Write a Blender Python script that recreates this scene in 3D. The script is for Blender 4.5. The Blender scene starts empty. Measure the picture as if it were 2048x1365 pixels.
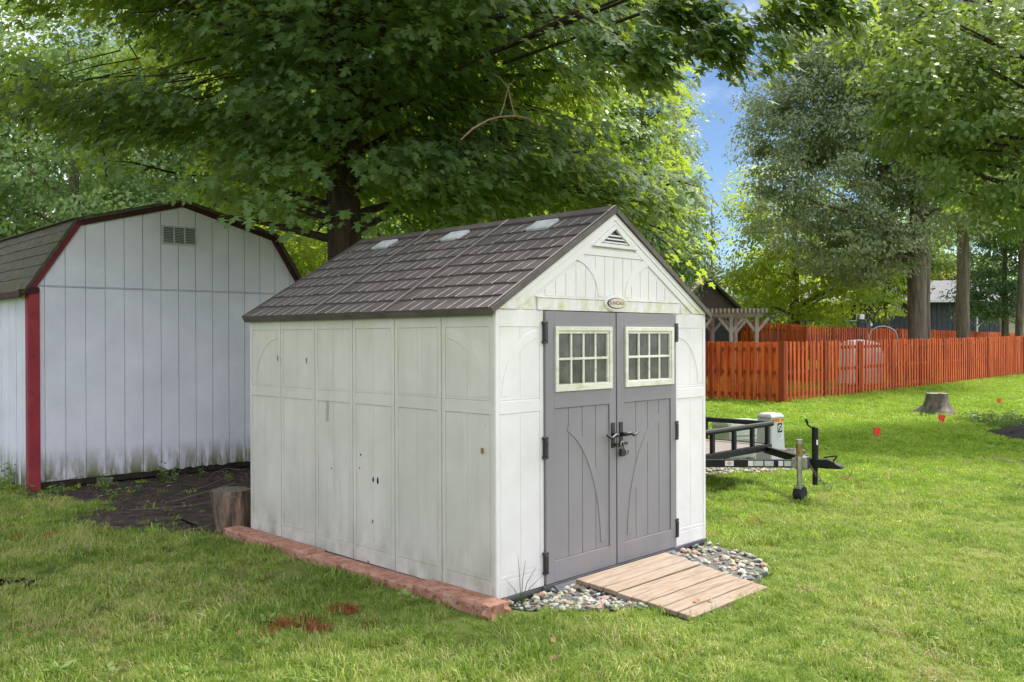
import bpy, bmesh, math, random
import numpy as np
from mathutils import Vector, Matrix, Euler
random.seed(7); rng = np.random.default_rng(7)
S = bpy.context.scene; COL = S.collection
R = math.radians; PI = math.pi

# ------------------------------------------------------------------ camera, sky, sun, exposure
FPX, PITCH, ROLL, CAMH = 1787.0, -0.0039, -0.0038, 1.7404      # focal length in pixels of the 2048 wide photograph
cam = bpy.data.cameras.new('camera'); camo = bpy.data.objects.new('camera', cam); COL.objects.link(camo); S.camera = camo
cam.sensor_width = 36.0; cam.lens = FPX / 2048 * 36.0; cam.clip_start = .05; cam.clip_end = 2000
FW = Vector((0, math.cos(PITCH), math.sin(PITCH))); UP0 = Vector((0, -math.sin(PITCH), math.cos(PITCH)))
RT = Vector((1, 0, 0)) * math.cos(ROLL) + UP0 * math.sin(ROLL); UP = Vector((-1, 0, 0)) * math.sin(ROLL) + UP0 * math.cos(ROLL)
CP = Vector((0, 0, CAMH))
camo.matrix_world = Matrix(((RT.x, UP.x, -FW.x, 0), (RT.y, UP.y, -FW.y, 0), (RT.z, UP.z, -FW.z, CAMH), (0, 0, 0, 1)))

SUN_TO = Vector((0.42, 0.36, 0.83)).normalized()               # towards the sun: high, behind the trees
w = bpy.data.worlds.new('World'); S.world = w; w.use_nodes = True
wn, wl = w.node_tree.nodes, w.node_tree.links; wn.clear()
sky = wn.new('ShaderNodeTexSky'); sky.sky_type = 'NISHITA'; sky.sun_disc = False
sky.sun_elevation = math.asin(SUN_TO.z); sky.sun_rotation = math.atan2(SUN_TO.x, SUN_TO.y)
sky.altitude = 1500; sky.air_density = 1.0; sky.dust_density = 0.1; sky.ozone_density = 4.0
bg = wn.new('ShaderNodeBackground'); bg.inputs['Strength'].default_value = 0.05
# broken white cloud added as neutral fill light, offset to leave the gap blue
wt = wn.new('ShaderNodeTexCoord'); wm = wn.new('ShaderNodeMapping'); wm.inputs['Location'].default_value = (7.5, 4.4, 2.3); wm.inputs['Scale'].default_value = (2.2, 2.2, 3.6); wl.new(wt.outputs['Generated'], wm.inputs[0])
wz = wn.new('ShaderNodeTexNoise'); wz.inputs['Scale'].default_value = 1; wz.inputs['Detail'].default_value = 7; wz.inputs['Roughness'].default_value = .55; wl.new(wm.outputs[0], wz.inputs['Vector'])
wr = wn.new('ShaderNodeMapRange'); wr.interpolation_type = 'SMOOTHSTEP'; wr.inputs[1].default_value = .42; wr.inputs[2].default_value = .64; wl.new(wz.outputs[0], wr.inputs[0])
wx = wn.new('ShaderNodeMix'); wx.data_type = 'RGBA'; wl.new(wr.outputs[0], wx.inputs['Factor']); wl.new(sky.outputs[0], wx.inputs['A']); wx.inputs['B'].default_value = (25.5, 26, 27, 1)
wo = wn.new('ShaderNodeOutputWorld'); wl.new(wx.outputs['Result'], bg.inputs[0]); wl.new(bg.outputs[0], wo.inputs[0])
sl = bpy.data.lights.new('sun', 'SUN'); sl.energy = 3.3; sl.angle = R(14); sl.color = (1, .955, .88)
so = bpy.data.objects.new('sun', sl); COL.objects.link(so); so.rotation_euler = SUN_TO.to_track_quat('Z', 'Y').to_euler()
so.location = (10, 0, 30)
S.view_settings.view_transform = 'Standard'; S.view_settings.look = 'None'; S.view_settings.gamma = 1
S.view_settings.exposure = 1.4
S.cycles.use_denoising = True; S.cycles.denoiser = 'OPENIMAGEDENOISE'; S.cycles.denoising_input_passes = 'RGB_ALBEDO_NORMAL'; S.cycles.denoising_prefilter = 'NONE'; S.cycles.max_bounces = 5; S.cycles.diffuse_bounces = 3; S.cycles.transmission_bounces = 3; S.cycles.glossy_bounces = 2
S.cycles.transparent_max_bounces = 8; S.cycles.sample_clamp_indirect = 8; S.cycles.caustics_reflective = False; S.cycles.caustics_refractive = False

# ------------------------------------------------------------------ photograph pixel -> place
def gz(x, y): return max(0.0, (y - 20.0) * 0.005)              # the lawn rises very slightly towards the back
def ray(px, py): return RT * ((px - 1024) / FPX) + UP * ((682.5 - py) / FPX) + FW
def at(px, py, Y):
    d = ray(px, py); return CP + d * (Y / d.y)
def gp(px, py, z=0.0):
    p = None; h = z
    for _ in range(12):
        d = ray(px, py); p = CP + d * ((h - CAMH) / d.z); h = z + gz(p.x, p.y)
    return p
def proj(P):                                                   # (N,3) -> pixel x, pixel y, depth
    P = np.asarray(P, float) - np.array(CP)
    x = P @ np.array(RT); y = P @ np.array(UP); f = np.maximum(P @ np.array(FW), .01)
    return 1024 + FPX * x / f, 682.5 - FPX * y / f, f

# ------------------------------------------------------------------ materials
def surf(name, cols, rough=.6, scale=5, stretch=(1, 1, 1), detail=5, bump=0, bscale=40, bstretch=None, bdist=.01, spec=.3,
         metal=0, world=False, stains=(), lohi=(.32, .68), bvor=False, trans=0):
    m = bpy.data.materials.new(name); m.use_nodes = True; n, l = m.node_tree.nodes, m.node_tree.links
    P = n['Principled BSDF']; P.inputs['Roughness'].default_value = rough; P.inputs['Metallic'].default_value = metal
    P.inputs['Specular IOR Level'].default_value = spec
    if world:
        g = n.new('ShaderNodeNewGeometry'); vec = g.outputs['Position']
    else:
        tc = n.new('ShaderNodeTexCoord'); oi = n.new('ShaderNodeObjectInfo'); a = n.new('ShaderNodeVectorMath'); a.operation = 'MULTIPLY_ADD'
        cx = n.new('ShaderNodeCombineXYZ')
        for i in range(3): l.new(oi.outputs['Random'], cx.inputs[i])
        l.new(cx.outputs[0], a.inputs[0]); a.inputs[1].default_value = (37, 53, 71); l.new(tc.outputs['Object'], a.inputs[2]); vec = a.outputs[0]
    def nz(scale, stretch, detail=5, rough=.6):
        mp = n.new('ShaderNodeMapping'); mp.inputs['Scale'].default_value = [scale * s for s in stretch]; l.new(vec, mp.inputs[0])
        t = n.new('ShaderNodeTexNoise'); t.inputs['Scale'].default_value = 1; t.inputs['Detail'].default_value = detail; t.inputs['Roughness'].default_value = rough
        l.new(mp.outputs[0], t.inputs['Vector']); return t.outputs[0]
    cr = n.new('ShaderNodeValToRGB'); l.new(nz(scale, stretch, detail), cr.inputs[0]); e = cr.color_ramp.elements
    k = len(cols)
    while len(e) < k: e.new(.5)
    for i, c in enumerate(cols):
        e[i].position = lohi[0] + (lohi[1] - lohi[0]) * (i / max(1, k - 1)); e[i].color = (*c, 1)
    col = cr.outputs[0]
    for st in stains:
        f = n.new('ShaderNodeMapRange'); f.inputs[1].default_value = st['lo']; f.inputs[2].default_value = st['hi']; f.inputs[4].default_value = st.get('amt', 1)
        l.new(nz(st['scale'], st.get('stretch', (1, 1, 1)), st.get('detail', 5)), f.inputs[0]); fac = f.outputs[0]
        if 'z' in st:                                          # wear that sits at a height (splash zone, drip line)
            g = n.new('ShaderNodeNewGeometry'); sx = n.new('ShaderNodeSeparateXYZ'); l.new(g.outputs['Position'], sx.inputs[0])
            zr = n.new('ShaderNodeMapRange'); zr.inputs[1].default_value, zr.inputs[2].default_value = st['z']; l.new(sx.outputs[2], zr.inputs[0])
            mu = n.new('ShaderNodeMath'); mu.operation = 'MULTIPLY'; l.new(fac, mu.inputs[0]); l.new(zr.outputs[0], mu.inputs[1]); fac = mu.outputs[0]
        mx = n.new('ShaderNodeMix'); mx.data_type = 'RGBA'; l.new(fac, mx.inputs['Factor']); l.new(col, mx.inputs['A']); mx.inputs['B'].default_value = (*st['col'], 1)
        col = mx.outputs['Result']
    l.new(col, P.inputs['Base Color'])
    if bump:
        b = n.new('ShaderNodeBump'); b.inputs['Strength'].default_value = bump; b.inputs['Distance'].default_value = bdist
        if bvor:
            mp = n.new('ShaderNodeMapping'); mp.inputs['Scale'].default_value = [bscale * s for s in (bstretch or stretch)]; l.new(vec, mp.inputs[0])
            v = n.new('ShaderNodeTexVoronoi'); v.feature = 'F1'; v.inputs['Scale'].default_value = 1; l.new(mp.outputs[0], v.inputs['Vector']); l.new(v.outputs['Distance'], b.inputs['Height'])
        else: l.new(nz(bscale, bstretch or stretch, 6, .7), b.inputs['Height'])
        l.new(b.outputs[0], P.inputs['Normal'])
    return m

def leafmat(name, dark, mid, light, transl, tf=.38, rough=.45, spec=.4):
    m = bpy.data.materials.new(name); m.use_nodes = True; n, l = m.node_tree.nodes, m.node_tree.links
    P = n['Principled BSDF']; out = n['Material Output']; P.inputs['Roughness'].default_value = rough; P.inputs['Specular IOR Level'].default_value = spec
    at_ = n.new('ShaderNodeAttribute'); at_.attribute_name = 'var'
    cr = n.new('ShaderNodeValToRGB'); l.new(at_.outputs['Fac'], cr.inputs[0]); e = cr.color_ramp.elements
    e.new(.5)
    for i, (p, c) in enumerate(((0, dark), (.5, mid), (1, light))): e[i].position = p; e[i].color = (*c, 1)
    l.new(cr.outputs[0], P.inputs['Base Color'])
    T = n.new('ShaderNodeBsdfTranslucent'); hs = n.new('ShaderNodeMix'); hs.data_type = 'RGBA'; hs.inputs['Factor'].default_value = .75
    l.new(cr.outputs[0], hs.inputs['A']); hs.inputs['B'].default_value = (*transl, 1); l.new(hs.outputs['Result'], T.inputs[0])
    mx = n.new('ShaderNodeMixShader'); mx.inputs[0].default_value = tf
    l.new(P.outputs[0], mx.inputs[1]); l.new(T.outputs[0], mx.inputs[2]); l.new(mx.outputs[0], out.inputs[0])
    return m

# ------------------------------------------------------------------ mesh helpers
class MB:
    def __init__(s): s.v = []; s.f = []; s.m = []
    def add(s, vs, fs, m=0):
        o = len(s.v); s.v += [tuple(p) for p in vs]; s.f += [tuple(i + o for i in q) for q in fs]; s.m += [m] * len(fs); return s
    def hexa(s, p, m=0):                                       # 8 points: bottom 4, top 4
        return s.add(p, [(3, 2, 1, 0), (4, 5, 6, 7), (0, 1, 5, 4), (1, 2, 6, 5), (2, 3, 7, 6), (3, 0, 4, 7)], m)
    def box(s, x0, x1, y0, y1, z0, z1, m=0):
        return s.hexa([(x0, y0, z0), (x1, y0, z0), (x1, y1, z0), (x0, y1, z0), (x0, y0, z1), (x1, y0, z1), (x1, y1, z1), (x0, y1, z1)], m)
    def bar(s, a, b, wd, ht, up=(0, 0, 1), m=0):               # rectangular bar from a to b
        a, b = Vector(a), Vector(b); d = (b - a).normalized(); u = Vector(up); sx = d.cross(u).normalized(); u = sx.cross(d)
        sx *= wd / 2; u *= ht / 2
        return s.hexa([a - sx - u, a + sx - u, b + sx - u, b - sx - u, a - sx + u, a + sx + u, b + sx + u, b - sx + u], m)
    def prism(s, poly, fn, o0, o1, m=0):                       # polygon (a,b) extruded along third axis, placed by fn(a,b,o)
        k = len(poly); vs = [fn(a, b, o0) for a, b in poly] + [fn(a, b, o1) for a, b in poly]
        return s.add(vs, [tuple(range(k))[::-1], tuple(range(k, 2 * k))] + [(i, (i + 1) % k, (i + 1) % k + k, i + k) for i in range(k)], m)
    def tube(s, pts, rad, n=8, m=0, cap=True, wob=0):
        pts = [Vector(p) for p in pts]; k = len(pts)
        if not hasattr(rad, '__len__'): rad = [rad] * k
        t0 = (pts[1] - pts[0]).normalized(); ref = Vector((1, 0, 0)) if abs(t0.x) < .8 else Vector((0, 1, 0)); vs = []
        wb = [1 + wob * random.uniform(-1, 1) for _ in range(n)]
        for i, p in enumerate(pts):
            t = (pts[min(i + 1, k - 1)] - pts[max(i - 1, 0)]).normalized(); a = (ref - t * ref.dot(t)).normalized(); b = t.cross(a); ref = a
            for j in range(n):
                an = 2 * PI * j / n; r = rad[i] * (wb[j] * (1 + wob * .5 * random.uniform(-1, 1)) if wob else 1)
                vs.append(p + a * (math.cos(an) * r) + b * (math.sin(an) * r))
        fs = [(i * n + j, i * n + (j + 1) % n, (i + 1) * n + (j + 1) % n, (i + 1) * n + j) for i in range(k - 1) for j in range(n)]
        if cap: fs += [tuple(range(n))[::-1], tuple(range((k - 1) * n, k * n))]
        return s.add(vs, fs, m)
    def mesh(s, name, mats=(), smooth=False, bevel=0, fix=True):
        me = bpy.data.meshes.new(name); me.from_pydata(s.v, [], s.f)
        for m in mats: me.materials.append(m)
        if len(mats) > 1: me.polygons.foreach_set('material_index', s.m)
        if fix or bevel:
            bm = bmesh.new(); bm.from_mesh(me)
            if fix: bmesh.ops.recalc_face_normals(bm, faces=bm.faces)
            if bevel: bmesh.ops.bevel(bm, geom=list(bm.edges), offset=bevel, segments=1, affect='EDGES', clamp_overlap=True)
            bm.to_mesh(me); bm.free()
        if smooth: me.polygons.foreach_set('use_smooth', [True] * len(me.polygons))
        me.update(); return me
    def build(s, name, mats, parent=None, smooth=False, bevel=0, loc=None, rot=None, fix=True):
        if not isinstance(mats, (list, tuple)): mats = [mats]
        return link(name, s.mesh(name, mats, smooth, bevel, fix), parent, loc, rot)
def link(name, me, parent=None, loc=None, rot=None):
    o = bpy.data.objects.new(name, me); COL.objects.link(o)
    if parent: o.parent = parent
    if loc is not None: o.location = loc
    if rot is not None: o.rotation_euler = rot
    return o
def tag(o, label=None, cat=None, group=None, kind=None):
    if label: o['label'] = label
    if cat: o['category'] = cat
    if group: o['group'] = group
    if kind: o['kind'] = kind
    return o
def thing(name, label, cat, loc=(0, 0, 0), rz=0, group=None):
    o = bpy.data.objects.new(name, None); COL.objects.link(o); o.location = loc; o.rotation_euler = (0, 0, rz); o.empty_display_size = .1
    return tag(o, label, cat, group)
def text(name, s, size, mat, parent, loc, rot, ex=.0006, sx=1):
    c = bpy.data.curves.new(name, 'FONT'); c.body = s; c.size = size; c.align_x = 'CENTER'; c.align_y = 'CENTER'; c.extrude = ex; c.materials.append(mat)
    q = bpy.data.objects.new(name, c); COL.objects.link(q); dg = bpy.context.evaluated_depsgraph_get(); me = bpy.data.meshes.new_from_object(q.evaluated_get(dg)); bpy.data.objects.remove(q)
    o = link(name, me, parent, loc, rot); o.scale.x = sx; return o
def inpoly(x, y, poly):
    x = np.asarray(x); y = np.asarray(y); c = np.zeros(x.shape, bool); k = len(poly)
    for i in range(k):
        x0, y0 = poly[i]; x1, y1 = poly[(i + 1) % k]
        h = ((y0 > y) != (y1 > y)) & (x < (x1 - x0) * (y - y0) / ((y1 - y0) or 1e-9) + x0); c ^= h
    return c
def bulk(name, V, F, k, var, mat, parent=None, smooth=False):  # V (N*n,3), F flat index of k-gons
    me = bpy.data.meshes.new(name); nf = len(F) // k
    me.vertices.add(len(V)); me.vertices.foreach_set('co', np.ascontiguousarray(V, np.float32).ravel())
    me.loops.add(len(F)); me.loops.foreach_set('vertex_index', np.ascontiguousarray(F, np.int32))
    me.polygons.add(nf); me.polygons.foreach_set('loop_start', np.arange(nf, dtype=np.int32) * k)
    try: me.polygons.foreach_set('loop_total', np.full(nf, k, np.int32))
    except Exception: pass
    at_ = me.attributes.new('var', 'FLOAT', 'POINT'); at_.data.foreach_set('value', np.ascontiguousarray(var, np.float32))
    me.materials.append(mat); me.update(calc_edges=True); me.validate()
    return link(name, me, parent)
def nrm(a): return a / np.maximum(np.linalg.norm(a, axis=1, keepdims=True), 1e-9)
def leaves(name, C, N, D, size, var, tmpl, tris, mat, parent=None):
    """C centres, N normals, D tip directions; tmpl (k,3): x across, y along tip, z normal"""
    N = nrm(N); D = nrm(D - N * np.sum(D * N, 1, keepdims=True)); X = np.cross(D, N)
    T = np.asarray(tmpl, float); n = len(C); k = len(T)
    V = C[:, None, :] + size[:, None, None] * (T[None, :, 0, None] * X[:, None] + T[None, :, 1, None] * D[:, None] + T[None, :, 2, None] * N[:, None])
    F = (np.arange(n)[:, None, None] * k + np.asarray(tris)[None]).ravel()
    return bulk(name, V.reshape(-1, 3), F, len(tris[0]), np.repeat(var, k), mat, parent)
_h = [(.03, .03), (.36, -.04), (.17, .22), (.62, .50), (.15, .52), (.25, .78)]
_o = _h + [(0, 1.02)] + [(-x, y) for x, y in _h[::-1]]
MAPLE = [(0, .34, .05)] + [(x, y, -.22 * (abs(x) ** 1.4) - .10 * y * y) for x, y in _o]
MAPLE_T = [(0, i, i % 13 + 1) for i in range(1, 14)]
OVAL = [(0, 0, 0), (.28, .45, -.06), (0, 1, -.12), (-.28, .45, -.06)]
OVAL_T = [(0, 1, 2), (0, 2, 3)]
LOBED = [(0, 0, 0), (.2, .2, -.03), (.34, .5, -.08), (.17, .75, -.06), (0, 1, -.15), (-.17, .75, -.06), (-.34, .5, -.08), (-.2, .2, -.03)]
LOBED_T = [(0, 1, 7), (1, 2, 6), (1, 6, 7), (2, 3, 6), (3, 5, 6), (3, 4, 5)]
# ------------------------------------------------------------------ ground, soil, beds
U = 0.793; PU = (-.1103, 5.7201)                               # shed: corner and turn of its front
ux, uy = math.cos(U), math.sin(U)
def sh(a, b): return (PU[0] + a * ux - b * uy, PU[1] + a * uy + b * ux)      # shed-local -> world
M_ground = surf('lawn_soil', [(.07, .085, .02), (.11, .15, .028), (.15, .18, .045)], rough=.95, scale=1.7, world=True, bump=.6, bscale=60, bdist=.02, spec=.1)
M_soil = surf('bare_soil', [(.045, .034, .028), (.08, .062, .052), (.125, .10, .085)], rough=.95, scale=7, world=True, bump=.9, bscale=45, bdist=.025, spec=.1,
              stains=[dict(col=(.12, .10, .085), scale=60, lo=.66, hi=.74, amt=.7)])
M_mulch = surf('mulch', [(.02, .016, .015), (.045, .036, .032), (.07, .055, .05)], rough=.95, scale=25, world=True, bump=1, bscale=60, bdist=.04)
b = MB()
xs = [-400, -150, -60, -30, -15, -8, -4, 0, 4, 8, 15, 30, 60, 150, 400]; ys = [-60, -10, 0, 4, 8, 12, 16, 20, 26, 32, 40, 50, 70, 100, 160, 300, 700]
vs = [(x, y, gz(x, min(y, 100))) for y in ys for x in xs]; nx = len(xs)
b.add(vs, [(j * nx + i, j * nx + i + 1, (j + 1) * nx + i + 1, (j + 1) * nx + i) for j in range(len(ys) - 1) for i in range(nx - 1)])
tag(b.build('lawn_ground', M_ground, fix=False), 'green mown lawn spreading under the sheds and fence', None, kind='structure')
def blob(name, mat, pts, z=.006, rag=.06, sub=5, dome=.0):
    P = []; k = len(pts)
    for i in range(k):
        a, c = Vector(pts[i]), Vector(pts[(i + 1) % k])
        for j in range(sub):
            q = a.lerp(c, j / sub); P.append((q.x + random.uniform(-rag, rag), q.y + random.uniform(-rag, rag)))
    cx = sum(p[0] for p in P) / len(P); cy = sum(p[1] for p in P) / len(P); n = len(P); m = MB()
    vs = [(x, y, z) for x, y in P] + [(cx + (x - cx) * .6, cy + (y - cy) * .6, z + dome) for x, y in P] + [(cx, cy, z + dome * 1.3)]
    m.add(vs, [(i, (i + 1) % n, (i + 1) % n + n, i + n) for i in range(n)] + [(i + n, (i + 1) % n + n, 2 * n) for i in range(n)])
    return tag(m.build(name, mat, fix=False, smooth=True), kind='structure'), P
soil_px = [(-60, 985), (100, 985), (250, 960), (400, 935), (560, 915), (560, 1000), (500, 1060), (430, 1072), (330, 1066), (240, 1070), (160, 1062), (150, 1035), (200, 1010), (60, 1000)]
_, soil_poly = blob('bare_soil', M_soil, [gp(*p)[:2] for p in soil_px], rag=.05)
_, soil2 = blob('bare_soil', M_soil, [gp(*p)[:2] for p in ((-40, 1165), (50, 1158), (85, 1163), (60, 1178), (-30, 1182))], rag=.07)
_, soil3 = blob('bare_soil', M_soil, [gp(*p)[:2] for p in ((1905, 1242), (1935, 1237), (1968, 1243), (1950, 1253), (1915, 1253))], rag=.035)
_, mulch_poly = blob('mulch_bed', M_mulch, [gp(*p)[:2] for p in ((1975, 866), (2010, 856), (2080, 840), (2200, 845), (2200, 890), (2060, 884), (2000, 876))], rag=.08, dome=.06)
grav_l = [sh(*p) for p in ((.08, -.03), (.70, -.03), (.70, -.74), (.48, -.58), (.26, -.36), (.08, -.14))]
grav_r = [sh(*p) for p in ((1.60, -.03), (2.46, -.02), (2.40, -.40), (2.15, -.74), (1.80, -.90), (1.60, -.90))]
grav_t = [gp(*p)[:2] for p in ((1380, 958), (1480, 950), (1600, 944), (1625, 925), (1600, 900), (1400, 900))]
M_gbase = surf('gravel_base', [(.08, .075, .06), (.16, .15, .13), (.25, .24, .21)], rough=.95, scale=40, world=True, bump=1, bscale=60, bdist=.03)
def stone_mesh(i):
    bm = bmesh.new(); bmesh.ops.create_icosphere(bm, subdivisions=1, radius=1)
    for v in bm.verts: v.co = Vector((v.co.x * 1.0, v.co.y * random.uniform(.65, .8), v.co.z * random.uniform(.4, .6))) * random.uniform(.78, 1.15)
    me = bpy.data.meshes.new('stone'); bm.to_mesh(me); bm.free(); return me
stone_cols = [((.24, .24, .20), (.34, .34, .29)), ((.15, .155, .15), (.23, .235, .22)), ((.32, .29, .20), (.42, .39, .28)), ((.30, .19, .145), (.40, .26, .2)),
              ((.26, .26, .17), (.35, .35, .25)), ((.36, .35, .31), (.46, .45, .41)), ((.10, .105, .11), (.16, .17, .175))]
stone_m = [surf('stone_%d' % i, [a, c], rough=.85, scale=30, bump=.5, bscale=90, bdist=.004) for i, (a, c) in enumerate(stone_cols)]
stone_me = []
for i in range(21):
    me = stone_mesh(i); me.materials.append(stone_m[i % 7]); stone_me.append(me)
def stones(bed, poly, n, r0, r1, z0=0.012):
    P = np.array([(p[0], p[1]) for p in poly]); lo, hi = P.min(0), P.max(0); c = 0; out = []
    while c < n:
        x, y = rng.uniform(lo, hi)
        if not inpoly(np.array([x]), np.array([y]), [tuple(p) for p in P])[0]: continue
        r = random.uniform(r0, r1) * (1.35 if random.random() < .12 else 1); c += 1; out.append((x, y, r))
        o = link('stone', random.choice(stone_me), bed, (x, y, z0 + r * .22 + random.uniform(0, .012)), (random.uniform(-.4, .4), random.uniform(-.4, .4), random.uniform(0, 6.3)))
        o.scale = (r, r, r * random.uniform(.8, 1.1))
gl, _ = blob('gravel_bed', M_gbase, grav_l, z=.008, rag=.02, dome=.012); stones(gl, grav_l, 140, .020, .036)
gr, _ = blob('gravel_bed', M_gbase, grav_r, z=.008, rag=.02, dome=.012); stones(gr, grav_r, 158, .022, .040)
gt, _ = blob('gravel_bed', M_gbase, grav_t, z=.008, rag=.05)
def scatter_stones(name, poly, n, r0, r1):
    P = np.array([(p[0], p[1]) for p in poly]); lo, hi = P.min(0), P.max(0); m = MB(); c = 0
    while c < n:
        x, y = rng.uniform(lo, hi)
        if not inpoly(np.array([x]), np.array([y]), [tuple(p) for p in P])[0]: continue
        me = random.choice(stone_me); r = random.uniform(r0, r1); c += 1; rz = Euler((0, 0, random.uniform(0, 6.3))).to_matrix()
        m.add([rz @ (v.co * r) + Vector((x, y, .012 + r * .2)) for v in me.vertices], [tuple(p.vertices) for p in me.polygons], random.randrange(7))
    return m.build(name, stone_m, fix=False)
tag(scatter_stones('gravel', grav_t, 900, .025, .05), 'grey gravel round the utility pedestal behind the trailer', None, kind='stuff')
o = scatter_stones('fine_gravel', grav_l + grav_r[:0], 260, .008, .016); tag(o, 'small chips between the stones left of the ramp', None, kind='stuff')
o = scatter_stones('fine_gravel', grav_r, 260, .008, .016); tag(o, 'small chips between the stones right of the ramp', None, kind='stuff')

M_lit = [surf('litter_%d' % i, c, rough=.95, scale=30) for i, c in enumerate(([(.10, .065, .04), (.18, .12, .075)], [(.06, .045, .035), (.11, .085, .065)], [(.16, .12, .085), (.24, .19, .14)], [(.3, .29, .27), (.42, .41, .38)]))]
def litter(name, poly, n, r0, r1, label):
    P = np.array([(p[0], p[1]) for p in poly]); lo, hi = P.min(0), P.max(0); m = MB(); c = 0
    while c < n:
        x, y = rng.uniform(lo, hi)
        if not inpoly(np.array([x]), np.array([y]), [tuple(p) for p in P])[0]: continue
        c += 1; r = random.uniform(r0, r1); me = random.choice(stone_me); e = Euler((random.uniform(-.6, .6), random.uniform(-.6, .6), random.uniform(0, 6.3))).to_matrix(); sx = Vector((1.6, .45, .3)) if random.random() < .7 else Vector((.6, .5, .4))
        m.add([e @ Vector((v.co.x * r * sx.x, v.co.y * r * sx.y, v.co.z * r * sx.z)) + Vector((x, y, .012)) for v in me.vertices], [tuple(p.vertices) for p in me.polygons], random.choice((0, 0, 0, 1, 1, 1, 1, 2)) if random.random() < .97 else 3)
    tag(m.build(name, M_lit, fix=False), label, None, kind='stuff')
litter('soil_litter', soil_poly, 1500, .008, .026, 'bits of bark, twig and dry leaf littering the bare soil by the barn')
litter('mulch_chips', mulch_poly, 700, .02, .05, 'dark bark chips of the mulch bed at right')
# ------------------------------------------------------------------ grass
def grassmat(name, cols, transl, patch=True):
    m = bpy.data.materials.new(name); m.use_nodes = True; n, l = m.node_tree.nodes, m.node_tree.links
    P = n['Principled BSDF']; out = n['Material Output']; P.inputs['Roughness'].default_value = .5; P.inputs['Specular IOR Level'].default_value = .25
    a = n.new('ShaderNodeAttribute'); a.attribute_name = 'var'; oi = n.new('ShaderNodeObjectInfo'); g = n.new('ShaderNodeNewGeometry')
    mp = n.new('ShaderNodeMapping'); mp.inputs['Scale'].default_value = (1, 1, 0); l.new(g.outputs['Position'], mp.inputs[0])
    def noise(sc, d):
        t = n.new('ShaderNodeTexNoise'); t.inputs['Scale'].default_value = sc; t.inputs['Detail'].default_value = d; l.new(mp.outputs[0], t.inputs['Vector']); return t.outputs[0]
    def math_(op, x, y):
        q = n.new('ShaderNodeMath'); q.operation = op
        for i, s in enumerate((x, y)):
            if isinstance(s, (int, float)): q.inputs[i].default_value = s
            else: l.new(s, q.inputs[i])
        return q.outputs[0]
    s = math_('ADD', math_('MULTIPLY', a.outputs['Fac'], .50), math_('MULTIPLY', oi.outputs['Random'], .16))
    if patch:
        s = math_('ADD', s, math_('MULTIPLY', math_('SUBTRACT', noise(1.1, 3), .5), 1.15)); s = math_('ADD', s, math_('MULTIPLY', math_('SUBTRACT', noise(5.5, 2), .5), .95)); s = math_('ADD', s, math_('MULTIPLY', math_('SUBTRACT', noise(.38, 2), .5), .6)); s = math_('ADD', s, .19)
    cr = n.new('ShaderNodeValToRGB'); l.new(s, cr.inputs[0]); e = cr.color_ramp.elements
    while len(e) < len(cols): e.new(.5)
    for i, (p, c) in enumerate(cols): e[i].position = p; e[i].color = (*c, 1)
    l.new(cr.outputs[0], P.inputs['Base Color'])
    T = n.new('ShaderNodeBsdfTranslucent'); h = n.new('ShaderNodeMix'); h.data_type = 'RGBA'; h.inputs['Factor'].default_value = .5; l.new(cr.outputs[0], h.inputs['A']); h.inputs['B'].default_value = (*transl, 1)
    l.new(h.outputs['Result'], T.inputs[0]); mx = n.new('ShaderNodeMixShader'); mx.inputs[0].default_value = .3
    l.new(P.outputs[0], mx.inputs[1]); l.new(T.outputs[0], mx.inputs[2]); l.new(mx.outputs[0], out.inputs[0]); return m
M_grass = grassmat('grass_blades', [(.0, (.04, .10, .028)), (.25, (.12, .215, .034)), (.52, (.235, .335, .05)), (.78, (.39, .435, .105)), (1, (.57, .50, .26))], (.40, .55, .05))
M_grass2 = grassmat('sunlit_lush_grass', [(.0, (.10, .21, .018)), (.26, (.195, .35, .028)), (.50, (.30, .465, .038)), (.78, (.41, .53, .065)), (1, (.55, .56, .18))], (.42, .60, .04))  # greener blades with the far lawn's full sun put into the colour
M_paint = grassmat('orange_marked_blades', [(.0, (.25, .05, .015)), (.6, (.55, .10, .02)), (1, (.6, .22, .07))], (.5, .12, .02), False)
M_rust = grassmat('red_marked_blades', [(.0, (.16, .045, .02)), (.6, (.36, .085, .035)), (1, (.35, .2, .07))], (.4, .12, .03), False)
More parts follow.
